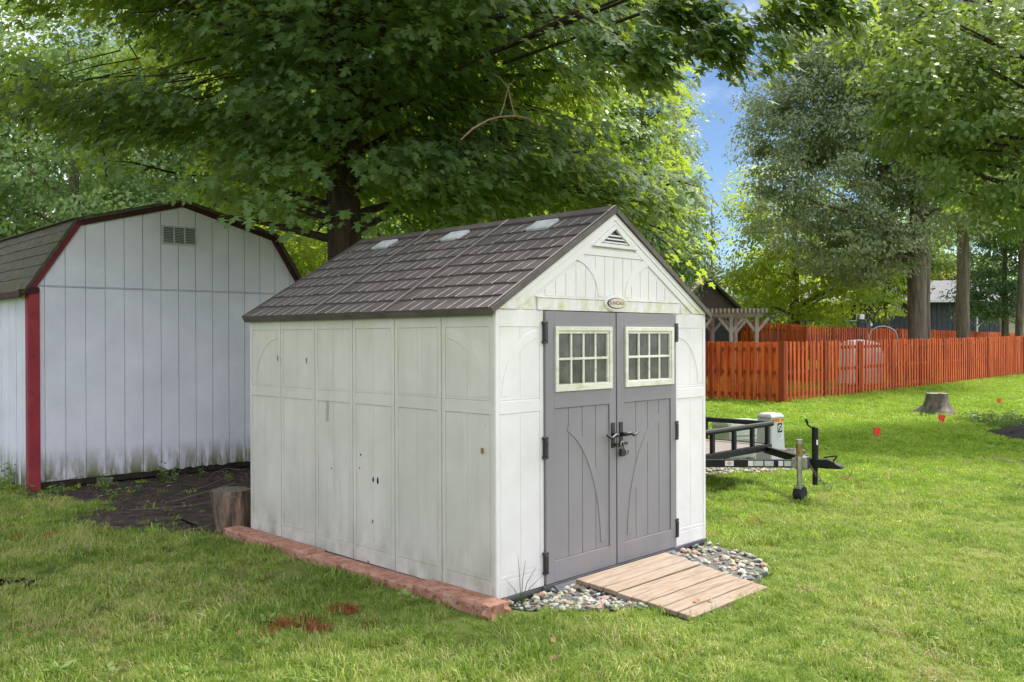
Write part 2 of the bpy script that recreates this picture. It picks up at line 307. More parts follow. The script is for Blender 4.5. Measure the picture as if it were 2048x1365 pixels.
def tufts(cname, mat, nvar, nb, rad, l0, l1, wd, dry=.1, seed=3):
    c = bpy.data.collections.new(cname); r = np.random.default_rng(seed)
    for q in range(nvar):
        ang = r.uniform(0, 2 * PI, nb); rr = rad * np.sqrt(r.uniform(0, 1, nb)); bx, by = rr * np.cos(ang), rr * np.sin(ang)
        ln = r.uniform(l0, l1, nb); az = r.uniform(0, 2 * PI, nb); bend = np.where(r.uniform(0, 1, nb) < .45, r.uniform(.9, 1.65, nb), r.uniform(.2, 1.1, nb)); wdt = wd * r.uniform(.7, 1.3, nb)
        dx, dy = np.cos(az), np.sin(az); px, py = -dy, dx; V = np.zeros((nb, 5, 3))
        for k, t in enumerate((0, .5, 1)):
            h = ln * t * np.cos(bend * t * .9); o = ln * t * np.sin(bend * t * .9)
            X, Y = bx + dx * o, by + dy * o; ww = wdt * (1, .85, 0)[k] / 2
            if k < 2:
                V[:, 2 * k] = np.stack([X - px * ww, Y - py * ww, h - (.012 if k == 0 else 0)], 1); V[:, 2 * k + 1] = np.stack([X + px * ww, Y + py * ww, h - (.012 if k == 0 else 0)], 1)
            else: V[:, 4] = np.stack([X, Y, h], 1)
        T = np.array([(0, 1, 3), (0, 3, 2), (2, 3, 4)]); F = (np.arange(nb)[:, None, None] * 5 + T[None]).ravel()
        var = r.uniform(0, 1, nb); var = np.where(r.uniform(0, 1, nb) < dry, 1.35, var * .9)
        o = bulk('grass_tuft', V.reshape(-1, 3), F, 3, np.repeat(var, 5), mat); COL.objects.unlink(o); c.objects.link(o)
    return c
def scatter(name, pts, scl, coll, label, tilt=.2):
    n = len(pts); me = bpy.data.meshes.new(name); me.vertices.add(n); me.vertices.foreach_set('co', np.ascontiguousarray(pts, np.float32).ravel())
    a = me.attributes.new('turn', 'FLOAT_VECTOR', 'POINT'); t = np.stack([rng.normal(0, tilt, n), rng.normal(0, tilt, n), rng.uniform(0, 2 * PI, n)], 1); a.data.foreach_set('vector', np.ascontiguousarray(t, np.float32).ravel())
    a = me.attributes.new('size', 'FLOAT', 'POINT'); a.data.foreach_set('value', np.ascontiguousarray(scl, np.float32))
    o = link(name, me); g = bpy.data.node_groups.new(name, 'GeometryNodeTree')
    g.interface.new_socket(name='Geometry', in_out='INPUT', socket_type='NodeSocketGeometry'); g.interface.new_socket(name='Geometry', in_out='OUTPUT', socket_type='NodeSocketGeometry')
    N, L = g.nodes, g.links; gi = N.new('NodeGroupInput'); go = N.new('NodeGroupOutput'); ip = N.new('GeometryNodeInstanceOnPoints')
    ci = N.new('GeometryNodeCollectionInfo'); ci.inputs[0].default_value = coll; ci.inputs['Separate Children'].default_value = True; ci.inputs['Reset Children'].default_value = True
    na = N.new('GeometryNodeInputNamedAttribute'); na.data_type = 'FLOAT_VECTOR'; na.inputs[0].default_value = 'turn'
    nb_ = N.new('GeometryNodeInputNamedAttribute'); nb_.data_type = 'FLOAT'; nb_.inputs[0].default_value = 'size'
    er = N.new('FunctionNodeEulerToRotation'); ip.inputs['Pick Instance'].default_value = True
    L.new(gi.outputs[0], ip.inputs['Points']); L.new(ci.outputs[0], ip.inputs['Instance']); L.new(na.outputs[0], er.inputs[0]); L.new(er.outputs[0], ip.inputs['Rotation'])
    L.new(nb_.outputs[0], ip.inputs['Scale']); L.new(ip.outputs[0], go.inputs[0])
    md = o.modifiers.new('scatter', 'NODES'); md.node_group = g
    return tag(o, label, None, kind='stuff')
shed_fp = [sh(*p) for p in ((-.04, -.05), (2.49, -.05), (2.49, 3.12), (-.04, 3.12))]
edge_fp = [sh(*p) for p in ((-.17, -.17), (.02, -.17), (.02, 3.3), (-.17, 3.3))]
ramp_fp = [sh(*p) for p in ((.66, .0), (1.70, .0), (1.60, -1.06), (.66, -1.06))]
BK = (-5.48, 10.16); BT = .755
def bn(a, c): return (BK[0] + a * math.cos(BT) - c * math.sin(BT), BK[1] + a * math.sin(BT) + c * math.cos(BT))
barn_fp = [bn(*p) for p in ((-.02, -.02), (3.56, -.02), (3.56, 5), (-.02, 5))]
def vnoise(x, y, s, seed=0):                                   # smooth value noise for clumping
    xi, yi = np.floor(x * s).astype(int), np.floor(y * s).astype(int); fx, fy = x * s - xi, y * s - yi
    h = lambda a, c: np.mod(np.sin(a * 127.1 + c * 311.7 + seed * 74.7) * 43758.5453, 1.0)
    fx, fy = fx * fx * (3 - 2 * fx), fy * fy * (3 - 2 * fy)
    return (h(xi, yi) * (1 - fx) + h(xi + 1, yi) * fx) * (1 - fy) + (h(xi, yi + 1) * (1 - fx) + h(xi + 1, yi + 1) * fx) * fy
MK_O = [(44, 1078, 14, 4, 16), (88, 1075, 10, 2, 8), (125, 1071, 24, 3, 24), (184, 1064, 9, 3, 9), (210, 1061, 9, 4, 12)]
MK_R = [(575, 1252, 24, 7, 26), (635, 1262, 22, 5, 24), (620, 1240, 28, 7, 18), (690, 1222, 30, 8, 28), (530, 1272, 14, 4, 8), (742, 1254, 5, 4, 4)]
MK_T = [(1465, 1042, 18, 4, 14), (1512, 1044, 12, 7, 20), (1690, 960, 14, 5, 12), (1725, 965, 10, 6, 9), (1690, 992, 12, 4, 8)]
MARKS = []
for a_ in MK_O + MK_R + MK_T:
    g_ = gp(a_[0], a_[1]); MARKS.append((g_.x, g_.y, .07 + .0 * a_[2]))
def field(y0, y1, dens, thin=.18):
    hw = lambda y: .573 * 1.18 * y + .6
    A = (y1 - y0) * (hw(y0) + hw(y1)); n = int(A * dens); y = rng.uniform(y0, y1, n * 2); x = rng.uniform(-hw(y1), hw(y1), n * 2)
    k = np.abs(x) < hw(y); x, y = x[k][:n], y[k][:n]
    bad = np.zeros(len(x), bool)
    for p in (shed_fp, edge_fp, ramp_fp, barn_fp): bad |= inpoly(x, y, p)
    u_ = rng.uniform(0, 1, len(x))
    jx_, jy_ = x + rng.normal(0, .10, len(x)), y + rng.normal(0, .14, len(x)); kx_, ky_ = x + rng.normal(0, .03, len(x)), y + rng.normal(0, .04, len(x))
    bad |= inpoly(jx_, jy_, soil_poly) & (u_ < .985); bad |= (inpoly(kx_, ky_, soil2) | inpoly(kx_, ky_, soil3)) & (u_ < .80)
    for mx_, my_, mr_ in MARKS: bad |= ((x - mx_) ** 2 + (y - my_) ** 2 < mr_ * mr_) & (u_ < .8)
    bad |= inpoly(x, y, [tuple(p) for p in mulch_poly])
    for p in (grav_l, grav_r): bad |= inpoly(x, y, [(q[0], q[1]) for q in p]) & (u_ < .985)
    bad |= inpoly(x, y, [(q[0], q[1]) for q in grav_t]) & (u_ < .8)
    nz_ = .6 * vnoise(x, y, 1.3) + .4 * vnoise(x, y, 4.1, 2); bad |= (nz_ < .30) & (u_ < thin * 3); bad |= u_ < .0
    x, y, nz_ = x[~bad], y[~bad], nz_[~bad]
    return np.stack([x, y, np.array([gz(a, c) for a, c in zip(x, y)])], 1), nz_
tA = tufts('tufts_near', M_grass, 10, 50, .058, .018, .058, .0036, .17)
tB = tufts('tufts_far', M_grass2, 6, 46, .09, .022, .046, .0075, .10, 5)
def fade(p, q, a_, b_, up):                                    # thins one growth into the next between two distances
    t = np.clip((p[:, 1] + 1.2 * (vnoise(p[:, 0], p[:, 1], .8, 7) - .5) - a_) / (b_ - a_), 0, 1); k = rng.uniform(0, 1, len(p)) < (t if up else 1 - t); return p[k], q[k]
p, q = fade(*field(3.6, 13, 300), 8.5, 13, False); scatter('grass', p, (.58 + .75 * q) * rng.uniform(.7, 1.25, len(p)) * np.where(vnoise(p[:, 0], p[:, 1], 3.3, 5) > .74, 1.45, 1), tA, 'short patchy green grass in the foreground')
p, q = fade(*field(7.5, 18, 140), 7.5, 12, True); scatter('grass', p, (.75 + .5 * q) * rng.uniform(.8, 1.2, len(p)), tB, 'mown green grass of the middle lawn round the trailer')
p, q = field(18, 62, 34); scatter('grass', p, (1.2 + .5 * q) * rng.uniform(.8, 1.3, len(p)), tB, 'bright green mown grass of the far lawn by the orange fence')
M_straw = grassmat('straw_blades', [(.0, (.26, .20, .09)), (.5, (.42, .34, .17)), (1, (.56, .47, .27))], (.4, .34, .14), False)
tS = tufts('tufts_straw', M_straw, 4, 22, .07, .03, .075, .0032, .1, 12)
for o_ in tS.objects:
    for v_ in o_.data.vertices: v_.co.z = v_.co.z * .45 + .012
p, q = field(3.8, 13, 60); k_ = (.55 * vnoise(p[:, 0], p[:, 1], .9, 9) + .45 * vnoise(p[:, 0], p[:, 1], 3.0, 4)) > .66; p = p[k_]; scatter('dry_grass', p, rng.uniform(.7, 1.3, len(p)), tS, 'straw coloured dry blades lying in patches of the lawn')
def marks(name, coll, spots, label):
    P = []
    for px, py, rx, ry, n in spots:
        for _ in range(n):
            a, r = random.uniform(0, 2 * PI), math.sqrt(random.random()); q = gp(px + rx * r * math.cos(a), py + ry * r * math.sin(a)); P.append((q.x, q.y, .002))
    scatter(name, np.array(P), rng.uniform(.85, 1.3, len(P)), coll, label)
tO = tufts('tufts_orange', M_paint, 3, 16, .04, .02, .05, .0036, .1, 8); tR = tufts('tufts_red', M_rust, 3, 14, .05, .02, .052, .0036, .25, 9)
marks('orange_paint_grass', tO, MK_O, 'broken line of orange marking paint on grass near the grey barn')
marks('red_paint_grass', tR, MK_R, 'faded red marking paint on the foreground grass')
marks('red_paint_grass', tR, MK_T, 'faded red marking paint on grass near the trailer tongue')
# ------------------------------------------------------------------ resin shed
W_, D_, H_, A_ = 2.45, 3.085, 1.864, 2.592
algae = dict(col=(.46, .47, .22), scale=9, stretch=(1, 1, .35), lo=.40, hi=.75, amt=.55, z=(1.45, 1.93))
grime = dict(col=(.27, .27, .20), scale=7, stretch=(1, 1, .6), lo=.42, hi=.75, amt=.75, z=(.42, .08))
M_white = surf('white_resin', [(.725, .685, .69), (.795, .755, .76)], rough=.55, scale=3, bump=.25, bscale=120, bstretch=(1, 1, .05), bdist=.002, world=True,
               stains=[dict(algae, amt=.35), dict(grime, amt=.4), dict(col=(.5, .5, .42), scale=2.1, lo=.55, hi=.8, amt=.35)])
M_side = surf('shaded_weathered_resin', [(.555, .51, .465), (.635, .59, .54)], rough=.6, scale=2.2, bump=.3, bscale=110, bstretch=(1, 1, .05), bdist=.002, world=True,  # weathered, and the side's shade put into a darker base
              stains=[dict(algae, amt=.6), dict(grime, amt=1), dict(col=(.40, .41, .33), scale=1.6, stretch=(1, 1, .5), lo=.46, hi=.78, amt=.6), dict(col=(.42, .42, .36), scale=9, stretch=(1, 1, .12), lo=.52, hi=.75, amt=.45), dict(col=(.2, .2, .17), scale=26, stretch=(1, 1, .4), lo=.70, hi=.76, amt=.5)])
M_gable = surf('mossy_white_resin', [(.725, .685, .68), (.795, .755, .75)], rough=.55, scale=3, world=True, bump=.2, bscale=120, bstretch=(1, 1, .05), bdist=.002,
               stains=[dict(col=(.50, .48, .16), scale=14, stretch=(1, 1, .6), lo=.42, hi=.72, amt=.8, z=(2.07, 1.96)), dict(col=(.56, .55, .42), scale=3, lo=.5, hi=.8, amt=.4)])
M_door = surf('taupe_resin_door', [(.23, .214, .228), (.258, .24, .254)], rough=.55, scale=2.5, world=True, bump=.2, bscale=130, bstretch=(1, 1, .06), bdist=.002,
              stains=[dict(col=(.30, .28, .22), scale=5, stretch=(1, 1, .5), lo=.48, hi=.75, amt=.5, z=(.55, .1))])
M_roof = surf('brown_resin_shingle', [(.085, .069, .063), (.13, .108, .10)], rough=.62, scale=5, bump=.25, bscale=160, bdist=.002, spec=.3, stains=[dict(col=(.165, .13, .12), scale=2.5, lo=.5, hi=.8, amt=.55)])
M_edgelit = surf('shingle_edge_highlight', [(.42, .41, .40), (.62, .61, .60)], rough=.7, scale=14)  # pale tone painted on as light catching the raised shingle edges
M_black = surf('black_metal', [(.012, .012, .014), (.025, .025, .028)], rough=.42, scale=12, spec=.5)
M_dkgrey = surf('dark_grey_base', [(.06, .062, .068), (.11, .11, .12)], rough=.7, scale=8)
M_cream = surf('aged_cream_trim', [(.62, .61, .50), (.74, .73, .65)], rough=.55, scale=9, stains=[dict(col=(.42, .40, .17), scale=20, stretch=(.35, 1, 1), lo=.52, hi=.75, amt=.7)])
M_pane = surf('dusty_dark_pane', [(.035, .035, .034), (.075, .072, .066), (.13, .125, .112)], rough=.22, scale=6, detail=8, spec=.5, stains=[dict(col=(.3, .3, .28), scale=45, lo=.72, hi=.78, amt=.6)])
M_glaze = surf('milky_skylight', [(.42, .43, .43), (.60, .61, .61)], rough=.4, scale=11)
shed = thing('resin_shed', 'white plastic garden shed with brown shingled roof and grey double doors', 'shed', (PU[0], PU[1], .06), U)
ff = lambda a, z, o: (a, -o, z)
fs = lambda a, z, o: (-o, a, z)
def fb(m, fn, a0, a1, z0, z1, o0, o1, mt=0): return m.prism([(a0, z0), (a1, z0), (a1, z1), (a0, z1)], fn, o0, o1, mt)
def arc(m, fn, ca, cz, ra, rz, t0, t1, wd, o0, o1, n=18, mt=0):
    q = lambda p, e: (ca + (ra + e) * math.cos(p), cz + (rz + e) * math.sin(p)); ts = [R(t0 + (t1 - t0) * i / n) for i in range(n + 1)]
    m.prism([q(t, 0) for t in ts] + [q(t, wd) for t in ts[::-1]], fn, o0, o1, mt)
def planks(m, fn, a0, a1, z0, z1, n, o0, o1, gap=.005):
    w = (a1 - a0) / n
    for i in range(n): fb(m, fn, a0 + i * w + gap / 2, a0 + (i + 1) * w - gap / 2, z0, z1, o0, o1)
def panel(name, fn, a0, a1, mat, arch=0, parent=shed, ztop=H_):
    m = MB(); g = .0028; s = .035
    fb(m, fn, a0, a1, 0, ztop, -.03, .0022)
    fb(m, fn, a0 + .001, a0 + s, 0, ztop - .001, 0, .0075); fb(m, fn, a1 - s, a1 - .001, 0, ztop - .001, 0, .0075)
    i0, i1 = a0 + s, a1 - s
    fb(m, fn, i0, i1, 1.752, ztop - .001, 0, .007); fb(m, fn, i0, i1, 1.185, 1.265, 0, .0085); fb(m, fn, i0, i1, 1.273, 1.285, 0, .006)
    fb(m, fn, i0, i1, 0.001, .105, 0, .007); fb(m, fn, i0, i1, .113, .135, 0, .006)
    planks(m, fn, i0 + g, i1 - g, 1.285 + g, 1.752 - g, 2, 0, .0045); planks(m, fn, i0 + g, i1 - g, .135 + g, 1.185 - g, 2, 0, .0045)
    if arch:
        ra, rz = (i1 - i0) - .075, .39
        if arch > 0: arc(m, fn, i0, 1.285, ra, rz, 86, 2, .055, .001, .0075)
        else: arc(m, fn, i1, 1.285, ra, rz, 94, 178, .055, .001, .0075)
    return m.build(name, mat, parent, bevel=.0012)
pw = D_ / 6
for i in range(6):
    panel('side_panel', fs, i * pw + .003, (i + 1) * pw - .003, M_side, arch={0: -1, 5: 1}.get(i, 0))
fr_ = lambda a, z, o: (W_ + o, a, z)
for i in range(6): panel('side_panel', fr_, i * pw + .003, (i + 1) * pw - .003, M_side)
fbk = lambda a, z, o: (a, D_ + o, z)
m = MB(); m.prism([(0, 0), (W_, 0), (W_, H_), (W_ / 2, A_), (0, H_)], fbk, -.03, -.001); m.build('back_wall', M_side, shed)
panel('front_panel', ff, .0, .452, M_white, arch=-1); panel('front_panel', ff, 1.998, W_, M_white, arch=1)
m = MB(); m.box(.005, W_ - .005, .002, D_ - .002, -.055, -.001); m.box(-.008, W_ + .008, -.016, D_ + .006, -.030, -.002)
m.prism([(.42, -.03), (.42, .004), (2.03, .004), (2.03, -.03)], lambda a, z, o: (a, -o, z), .016, .034)
m.build('floor_base', M_dkgrey, shed, bevel=.002)
m = MB(); m.hexa([(.50, -.10, -.052), (1.96, -.10, -.052), (1.96, -.035, -.052), (.50, -.035, -.052), (.52, -.095, -.044), (1.94, -.095, -.044), (1.94, -.036, -.006), (.52, -.036, -.006)]); m.build('threshold', M_dkgrey, shed)
# gable
sl_ = (A_ - H_) / (W_ / 2); rk = lambda a, d=0: H_ + sl_ * min(a, W_ - a) - d
m = MB(); m.prism([(0, H_ + .001), (W_, H_ + .001), (W_ / 2, A_)], ff, -.03, .001)
for s in (0, 1):
    X = (lambda a: a) if s == 0 else (lambda a: W_ - a)
    m.prism([(X(.0), H_ + .003), (X(.19), H_ + .003), (X(W_ / 2), A_ - .115), (X(W_ / 2), A_ - .001)], ff, .001, .012)
    m.prism([(X(.0), H_ + .003), (X(.085), H_ + .003), (X(W_ / 2), A_ - .052), (X(W_ / 2), A_ - .002)], ff, .012, .018)
    gt_ = [R(80 - 76 * i / 18) for i in range(19)]
    m.prism([(X(.74 + .30 * math.cos(t)), 1.955 + .275 * math.sin(t)) for t in gt_] + [(X(.74 + .355 * math.cos(t)), 1.955 + .33 * math.sin(t)) for t in gt_[::-1]], ff, .001, .011)
n = 20; cw = (W_ - .30) / n
for i in range(n):
    a0, a1 = .15 + i * cw + .003, .15 + (i + 1) * cw - .003; zt = lambda a: min(rk(a, .14), 2.262); zb = H_ + .101
    if max(zt(a0), zt(a1)) < zb + .02: zb = H_ + .003
    if min(zt(a0), zt(a1)) > zb: m.prism([(a0, zb), (a1, zb), (a1, zt(a1)), (a0, zt(a0))], ff, .001, .005)
fb(m, ff, .39, 2.06, H_ + .002, H_ + .082, .001, .016); fb(m, ff, .38, 2.07, H_ + .084, H_ + .096, .001, .020)
m.prism([(.72, 2.270), (W_ - .72, 2.270), (W_ - .80, 2.318), (.80, 2.318)], ff, .001, .010)
m.build('gable_panel', M_gable, shed, bevel=.0012)
m = MB(); c = W_ / 2
def ring(m, o_, i_, z0, z1, iz0, iz1, o0, o1):
    P = [(c - o_, z0), (c + o_, z0), (c, z1)]; Q = [(c - i_, iz0), (c + i_, iz0), (c, iz1)]
    for k in range(3): m.prism([P[k], P[(k + 1) % 3], Q[(k + 1) % 3], Q[k]], ff, o0, o1)
ring(m, .265, .17, 2.336, 2.512, 2.362, 2.475, .010, .030); v = m.build('gable_vent', M_white, shed, bevel=.001)
m = MB(); m.prism([(c - .168, 2.363), (c + .168, 2.363), (c, 2.474)], ff, .0015, .006); m.build('vent_recess', M_black, v)
for z, hw in ((2.372, .145), (2.397, .105), (2.422, .07)):
    m = MB(); m.hexa([(c - hw, -.007, z + .004), (c + hw, -.007, z + .004), (c + hw, -.007, z + .012), (c - hw, -.007, z + .012), (c - hw, -.024, z - .004), (c + hw, -.024, z - .004), (c + hw, -.024, z + .004), (c - hw, -.024, z + .004)]); m.build('slat', M_white, v)
# badge with the maker's name
def ell(m, ra, rz, o0, o1, n=40, cz=1.928): m.prism([(c + ra * math.cos(2 * PI * i / n), cz + rz * math.sin(2 * PI * i / n)) for i in range(n)], ff, o0, o1)
M_tan = surf('faded_tan_badge', [(.62, .50, .36), (.72, .62, .48)], rough=.5, scale=20); M_navy = surf('navy_print', [(.02, .04, .09), (.05, .07, .12)], rough=.5, scale=30)
m = MB(); ell(m, .134, .062, .012, .024); ell(m, .122, .053, .024, .028); bd = m.build('badge', M_gable, shed)
m = MB(); ell(m, .110, .040, .028, .030); m.build('badge_rim', M_navy, bd)
m = MB(); m.prism([(c + .008 + .097 * math.cos(2 * PI * i / 40), 1.929 + .035 * math.sin(2 * PI * i / 40)) for i in range(40)], ff, .030, .0312); m.build('badge_face', M_tan, bd)
text('lettering', 'SUNCAST', .036, M_navy, bd, (c + .006, -.0318, 1.929), (PI / 2, 0, 0), sx=1.12)
# doors
def door(a0, a1, wa0, wa1, arcside, hinge_a, handle_a, hdir):
    m = MB(); fb(m, ff, a0, a1, .008, H_ - .004, -.02, .014); f0, f1 = a0 + .085, a1 - .075
    z0, z1 = .155, 1.195; g = .004; O = .026
    fb(m, ff, a0, f0, .009, H_ - .005, .014, O); fb(m, ff, f1, a1, .009, H_ - .005, .014, O)
    fb(m, ff, f0, f1, .009, z0, .014, O); fb(m, ff, f0, f1, z1, wa_z0, .014, O)
    fb(m, ff, f0, f1, wa_z1, H_ - .005, .014, O)
    if wa0 > f0: fb(m, ff, f0, wa0, wa_z0, wa_z1, .014, O)
    if wa1 < f1: fb(m, ff, wa1, f1, wa_z0, wa_z1, .014, O)
    planks(m, ff, f0 + g, f1 - g, z0 + g, z1 - g, 4, .014, .0185, .005)
    ra = (f1 - f0) - .04
    gt_ = [R(74 - 71 * i / 22) for i in range(23)]; fx = (lambda x: f0 + x) if arcside > 0 else (lambda x: f1 - x)
    m.prism([(fx(ra * math.cos(t)), z0 + .97 * math.sin(t)) for t in gt_] + [(fx((ra - .06) * math.cos(t)), z0 + .91 * math.sin(t)) for t in gt_[::-1]], ff, .0145, .0235)
    d = m.build('door', M_door, shed, bevel=.0012)
    m = MB(); x0, x1, y0, y1 = wa0, wa1, wa_z0, wa_z1
    for b0, b1, c0, c1 in ((x0, x1, y0, y0 + .042), (x0, x1, y1 - .03, y1), (x0, x0 + .03, y0 + .042, y1 - .03), (x1 - .03, x1, y0 + .042, y1 - .03)): fb(m, ff, b0, b1, c0, c1, .014, .040)
    X0, X1, Y0, Y1 = x0 + .03, x1 - .03, y0 + .042, y1 - .03; s = .02
    for b0, b1, c0, c1 in ((X0, X1, Y0, Y0 + .006), (X0, X1, Y1 - s, Y1), (X0, X0 + .010, Y0 + .006, Y1 - s), (X1 - s, X1, Y0 + .006, Y1 - s)): fb(m, ff, b0, b1, c0, c1, .014, .031)
    m.build('window_frame', M_cream, d, bevel=.0015)
    gx0, gx1, gy0, gy1 = X0 + .010, X1 - s, Y0 + .006, Y1 - s; pwid = (gx1 - gx0) / 4; ph = (gy1 - gy0) / 2; mh = .0085
    for k in (1, 2, 3):
        m = MB(); fb(m, ff, gx0 + k * pwid - mh, gx0 + k * pwid + mh, gy0, gy1, .016, .030); m.build('muntin', M_cream, d, bevel=.002)
    m = MB(); fb(m, ff, gx0, gx1, gy0 + ph - mh, gy0 + ph + mh, .016, .032); m.build('muntin', M_cream, d, bevel=.002)
    for k in range(4):
        for j in range(2):
            m = MB(); fb(m, ff, gx0 + k * pwid + mh, gx0 + (k + 1) * pwid - mh, gy0 + j * ph + mh, gy0 + (j + 1) * ph - mh, .0142, .018); m.build('pane', M_pane, d)
    for z in (1.715, .935, .155):
        m = MB(); fb(m, ff, hinge_a - .016, hinge_a + .016, z - .055, z + .055, .012, .038); fb(m, ff, hinge_a - .024, hinge_a + .024, z - .075, z - .055, .012, .032); fb(m, ff, hinge_a - .024, hinge_a + .024, z + .055, z + .075, .012, .032)
        m.build('hinge', M_black, d, bevel=.003)
    m = MB(); fb(m, ff, handle_a - .02, handle_a + .02, .87, 1.055, .026, .034); m.build('handle_plate', M_black, d, bevel=.002)
    m = MB(); z = .965; pts = [(handle_a, -.034, z), (handle_a, -.075, z), (handle_a + hdir * .02, -.09, z + .004), (handle_a + hdir * .05, -.09, z + .006), (handle_a + hdir * .08, -.088, z - .012), (handle_a + hdir * .11, -.086, z - .006), (handle_a + hdir * .135, -.084, z + .012)]
    m.tube(pts, [.016, .015, .014, .011, .010, .009, .009], 10); m.build('handle', M_black, d, smooth=True)
    return d
wa_z0, wa_z1 = 1.308, 1.756
d1 = door(.456, 1.218, .545, 1.165, 1, .452, 1.178, -1); d2 = door(1.232, 1.994, 1.325, 1.950, -1, 1.998, 1.272, 1)
m = MB(); fb(m, ff, 1.2182, 1.2318, .01, H_ - .006, -.02, .004); m.build('door_gap_seal', M_black, shed)
pl = thing('padlock', 'small black padlock and hasp hanging between the shed door handles', 'padlock', Vector(sh(1.245, -.062)).to_3d() + Vector((0, 0, .06 + .86)), U)
m = MB(); m.box(-.024, .024, -.014, .014, -.055, .0); m.build('lock_body', M_black, pl, bevel=.004)
m = MB(); m.tube([(-.016, 0, 0), (-.016, 0, .04), (-.008, 0, .054), (.008, 0, .054), (.016, 0, .04), (.016, 0, 0)], .0045, 8); m.build('shackle', surf('steel', [(.35, .35, .36), (.5, .5, .5)], rough=.35, metal=1), pl, smooth=True)
m = MB(); m.bar((-.06, .012, .035), (.075, .012, .035), .012, .02); m.tube([(.055 + .016 * math.cos(t), .0, -.03 + .016 * math.sin(t)) for t in np.linspace(0, 2 * PI, 13)], .004, 6); m.build('hasp', M_black, pl)
# roof
RL = math.hypot(1.284, .766); RC, RS = 1.284 / RL, .766 / RL
def frl(b, t, o): return (W_ / 2 - RC * t - RS * o, b, 2.635 - RS * t + RC * o)
def frr(b, t, o): return (W_ / 2 + RC * t + RS * o, b, 2.635 - RS * t + RC * o)
rows, rt0 = 8, .085; rh_ = (RL - rt0) / rows
def shingle(m, fn, b0, b1, t0, t1, lift, rib=True):
    P = lambda b, t, o: fn(b, t, o)
    m.hexa([P(b0, t0, -.010), P(b1, t0, -.010), P(b1, t1, -.010), P(b0, t1, -.010), P(b0, t0, -.005), P(b1, t0, -.005), P(b1, t1, lift), P(b0, t1, lift)])
    if rib:
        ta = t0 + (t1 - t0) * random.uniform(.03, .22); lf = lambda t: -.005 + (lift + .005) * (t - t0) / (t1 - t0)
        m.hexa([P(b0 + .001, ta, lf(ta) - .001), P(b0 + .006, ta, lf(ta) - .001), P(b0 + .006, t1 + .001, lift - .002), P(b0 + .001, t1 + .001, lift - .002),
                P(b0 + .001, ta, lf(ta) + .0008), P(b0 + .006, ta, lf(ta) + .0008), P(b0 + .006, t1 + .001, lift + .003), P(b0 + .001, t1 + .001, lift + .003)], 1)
for pi_, (y0, y1) in enumerate(((-.022, 1.085), (1.085, 2.085), (2.085, 3.12))):
    for side, fn in ((0, frl), (1, frr)):
        m = MB(); m.prism([(y0 + .001, .0), (y1 - .001, .0), (y1 - .001, RL - .004), (y0 + .001, RL - .004)], fn, -.030, -.011)
        m.hexa([fn(y0 + .001, RL - .022, -.045), fn(y1 - .001, RL - .022, -.045), fn(y1 - .001, RL + .004, -.052), fn(y0 + .001, RL + .004, -.052), fn(y0 + .001, RL - .022, -.0105), fn(y1 - .001, RL - .022, -.0105), fn(y1 - .001, RL + .004, -.0105), fn(y0 + .001, RL + .004, -.0105)])
        if side == 1:
            for r in range(rows):
                b = y0 + .014
                while b < y1 - .03:
                    w = min(random.uniform(.105, .15), y1 - .014 - b); shingle(m, fn, b, b + w, rt0 + r * rh_, rt0 + (r + 1) * rh_, .007, False); b += w
            m.build('roof_panel', M_roof, shed); continue
        rp = m.build('roof_panel', M_roof, shed)
        m = MB()
        for ye in (y0, y1 - .013): m.prism([(ye + .001, .03), (ye + .012, .03), (ye + .012, RL + .002), (ye + .001, RL + .002)], fn, -.011, .010)
        m.build('panel_edge', [M_roof], rp)
        m = MB(); ye = y0 + .0115; m.prism([(ye, .05), (ye + .005, .05), (ye + .005, RL), (ye, RL)], fn, -.008, .0115); m.build('edge_highlight', M_edgelit, rp)  # pale strip: painted highlight along the panel edge
        for r in range(rows):
            b = y0 + .018
            while b < y1 - .016:
                w = random.choice((.098, .112, .126, .14)); w = w if b + w < y1 - .07 else y1 - .014 - b
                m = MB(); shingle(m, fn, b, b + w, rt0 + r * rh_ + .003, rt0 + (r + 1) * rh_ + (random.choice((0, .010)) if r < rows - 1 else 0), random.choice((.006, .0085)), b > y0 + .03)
                m.build('shingle', [M_roof, M_edgelit], rp); b += w
        yc = {0: .555, 1: 1.56, 2: 2.53}[pi_]
        m = MB(); m.prism([(yc - .115, .115), (yc + .115, .115), (yc + .115, .265), (yc - .115, .265)], fn, -.004, .018); m.prism([(yc - .095, .13), (yc + .095, .13), (yc + .095, .25), (yc - .095, .25)], fn, .018, .023)
        m.build('skylight', M_glaze, rp, bevel=.004)
    m = MB()
    for fn in (frl, frr): m.prism([(y0 + .002, -.004), (y1 - .002, -.004), (y1 - .002, .088), (y0 + .002, .088)], fn, -.004, .014)
    m.build('ridge_cap', M_roof, shed)
    m = MB()
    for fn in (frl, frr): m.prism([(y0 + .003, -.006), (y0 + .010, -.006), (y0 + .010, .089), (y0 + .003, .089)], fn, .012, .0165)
    m.build('ridge_joint', M_edgelit, shed)
for fn in (frl, frr):
    m = MB(); m.prism([(-.036, .0), (-.0225, .0), (-.0225, RL + .004), (-.036, RL + .004)], fn, -.034, .003); m.build('rake_trim', M_roof, shed)
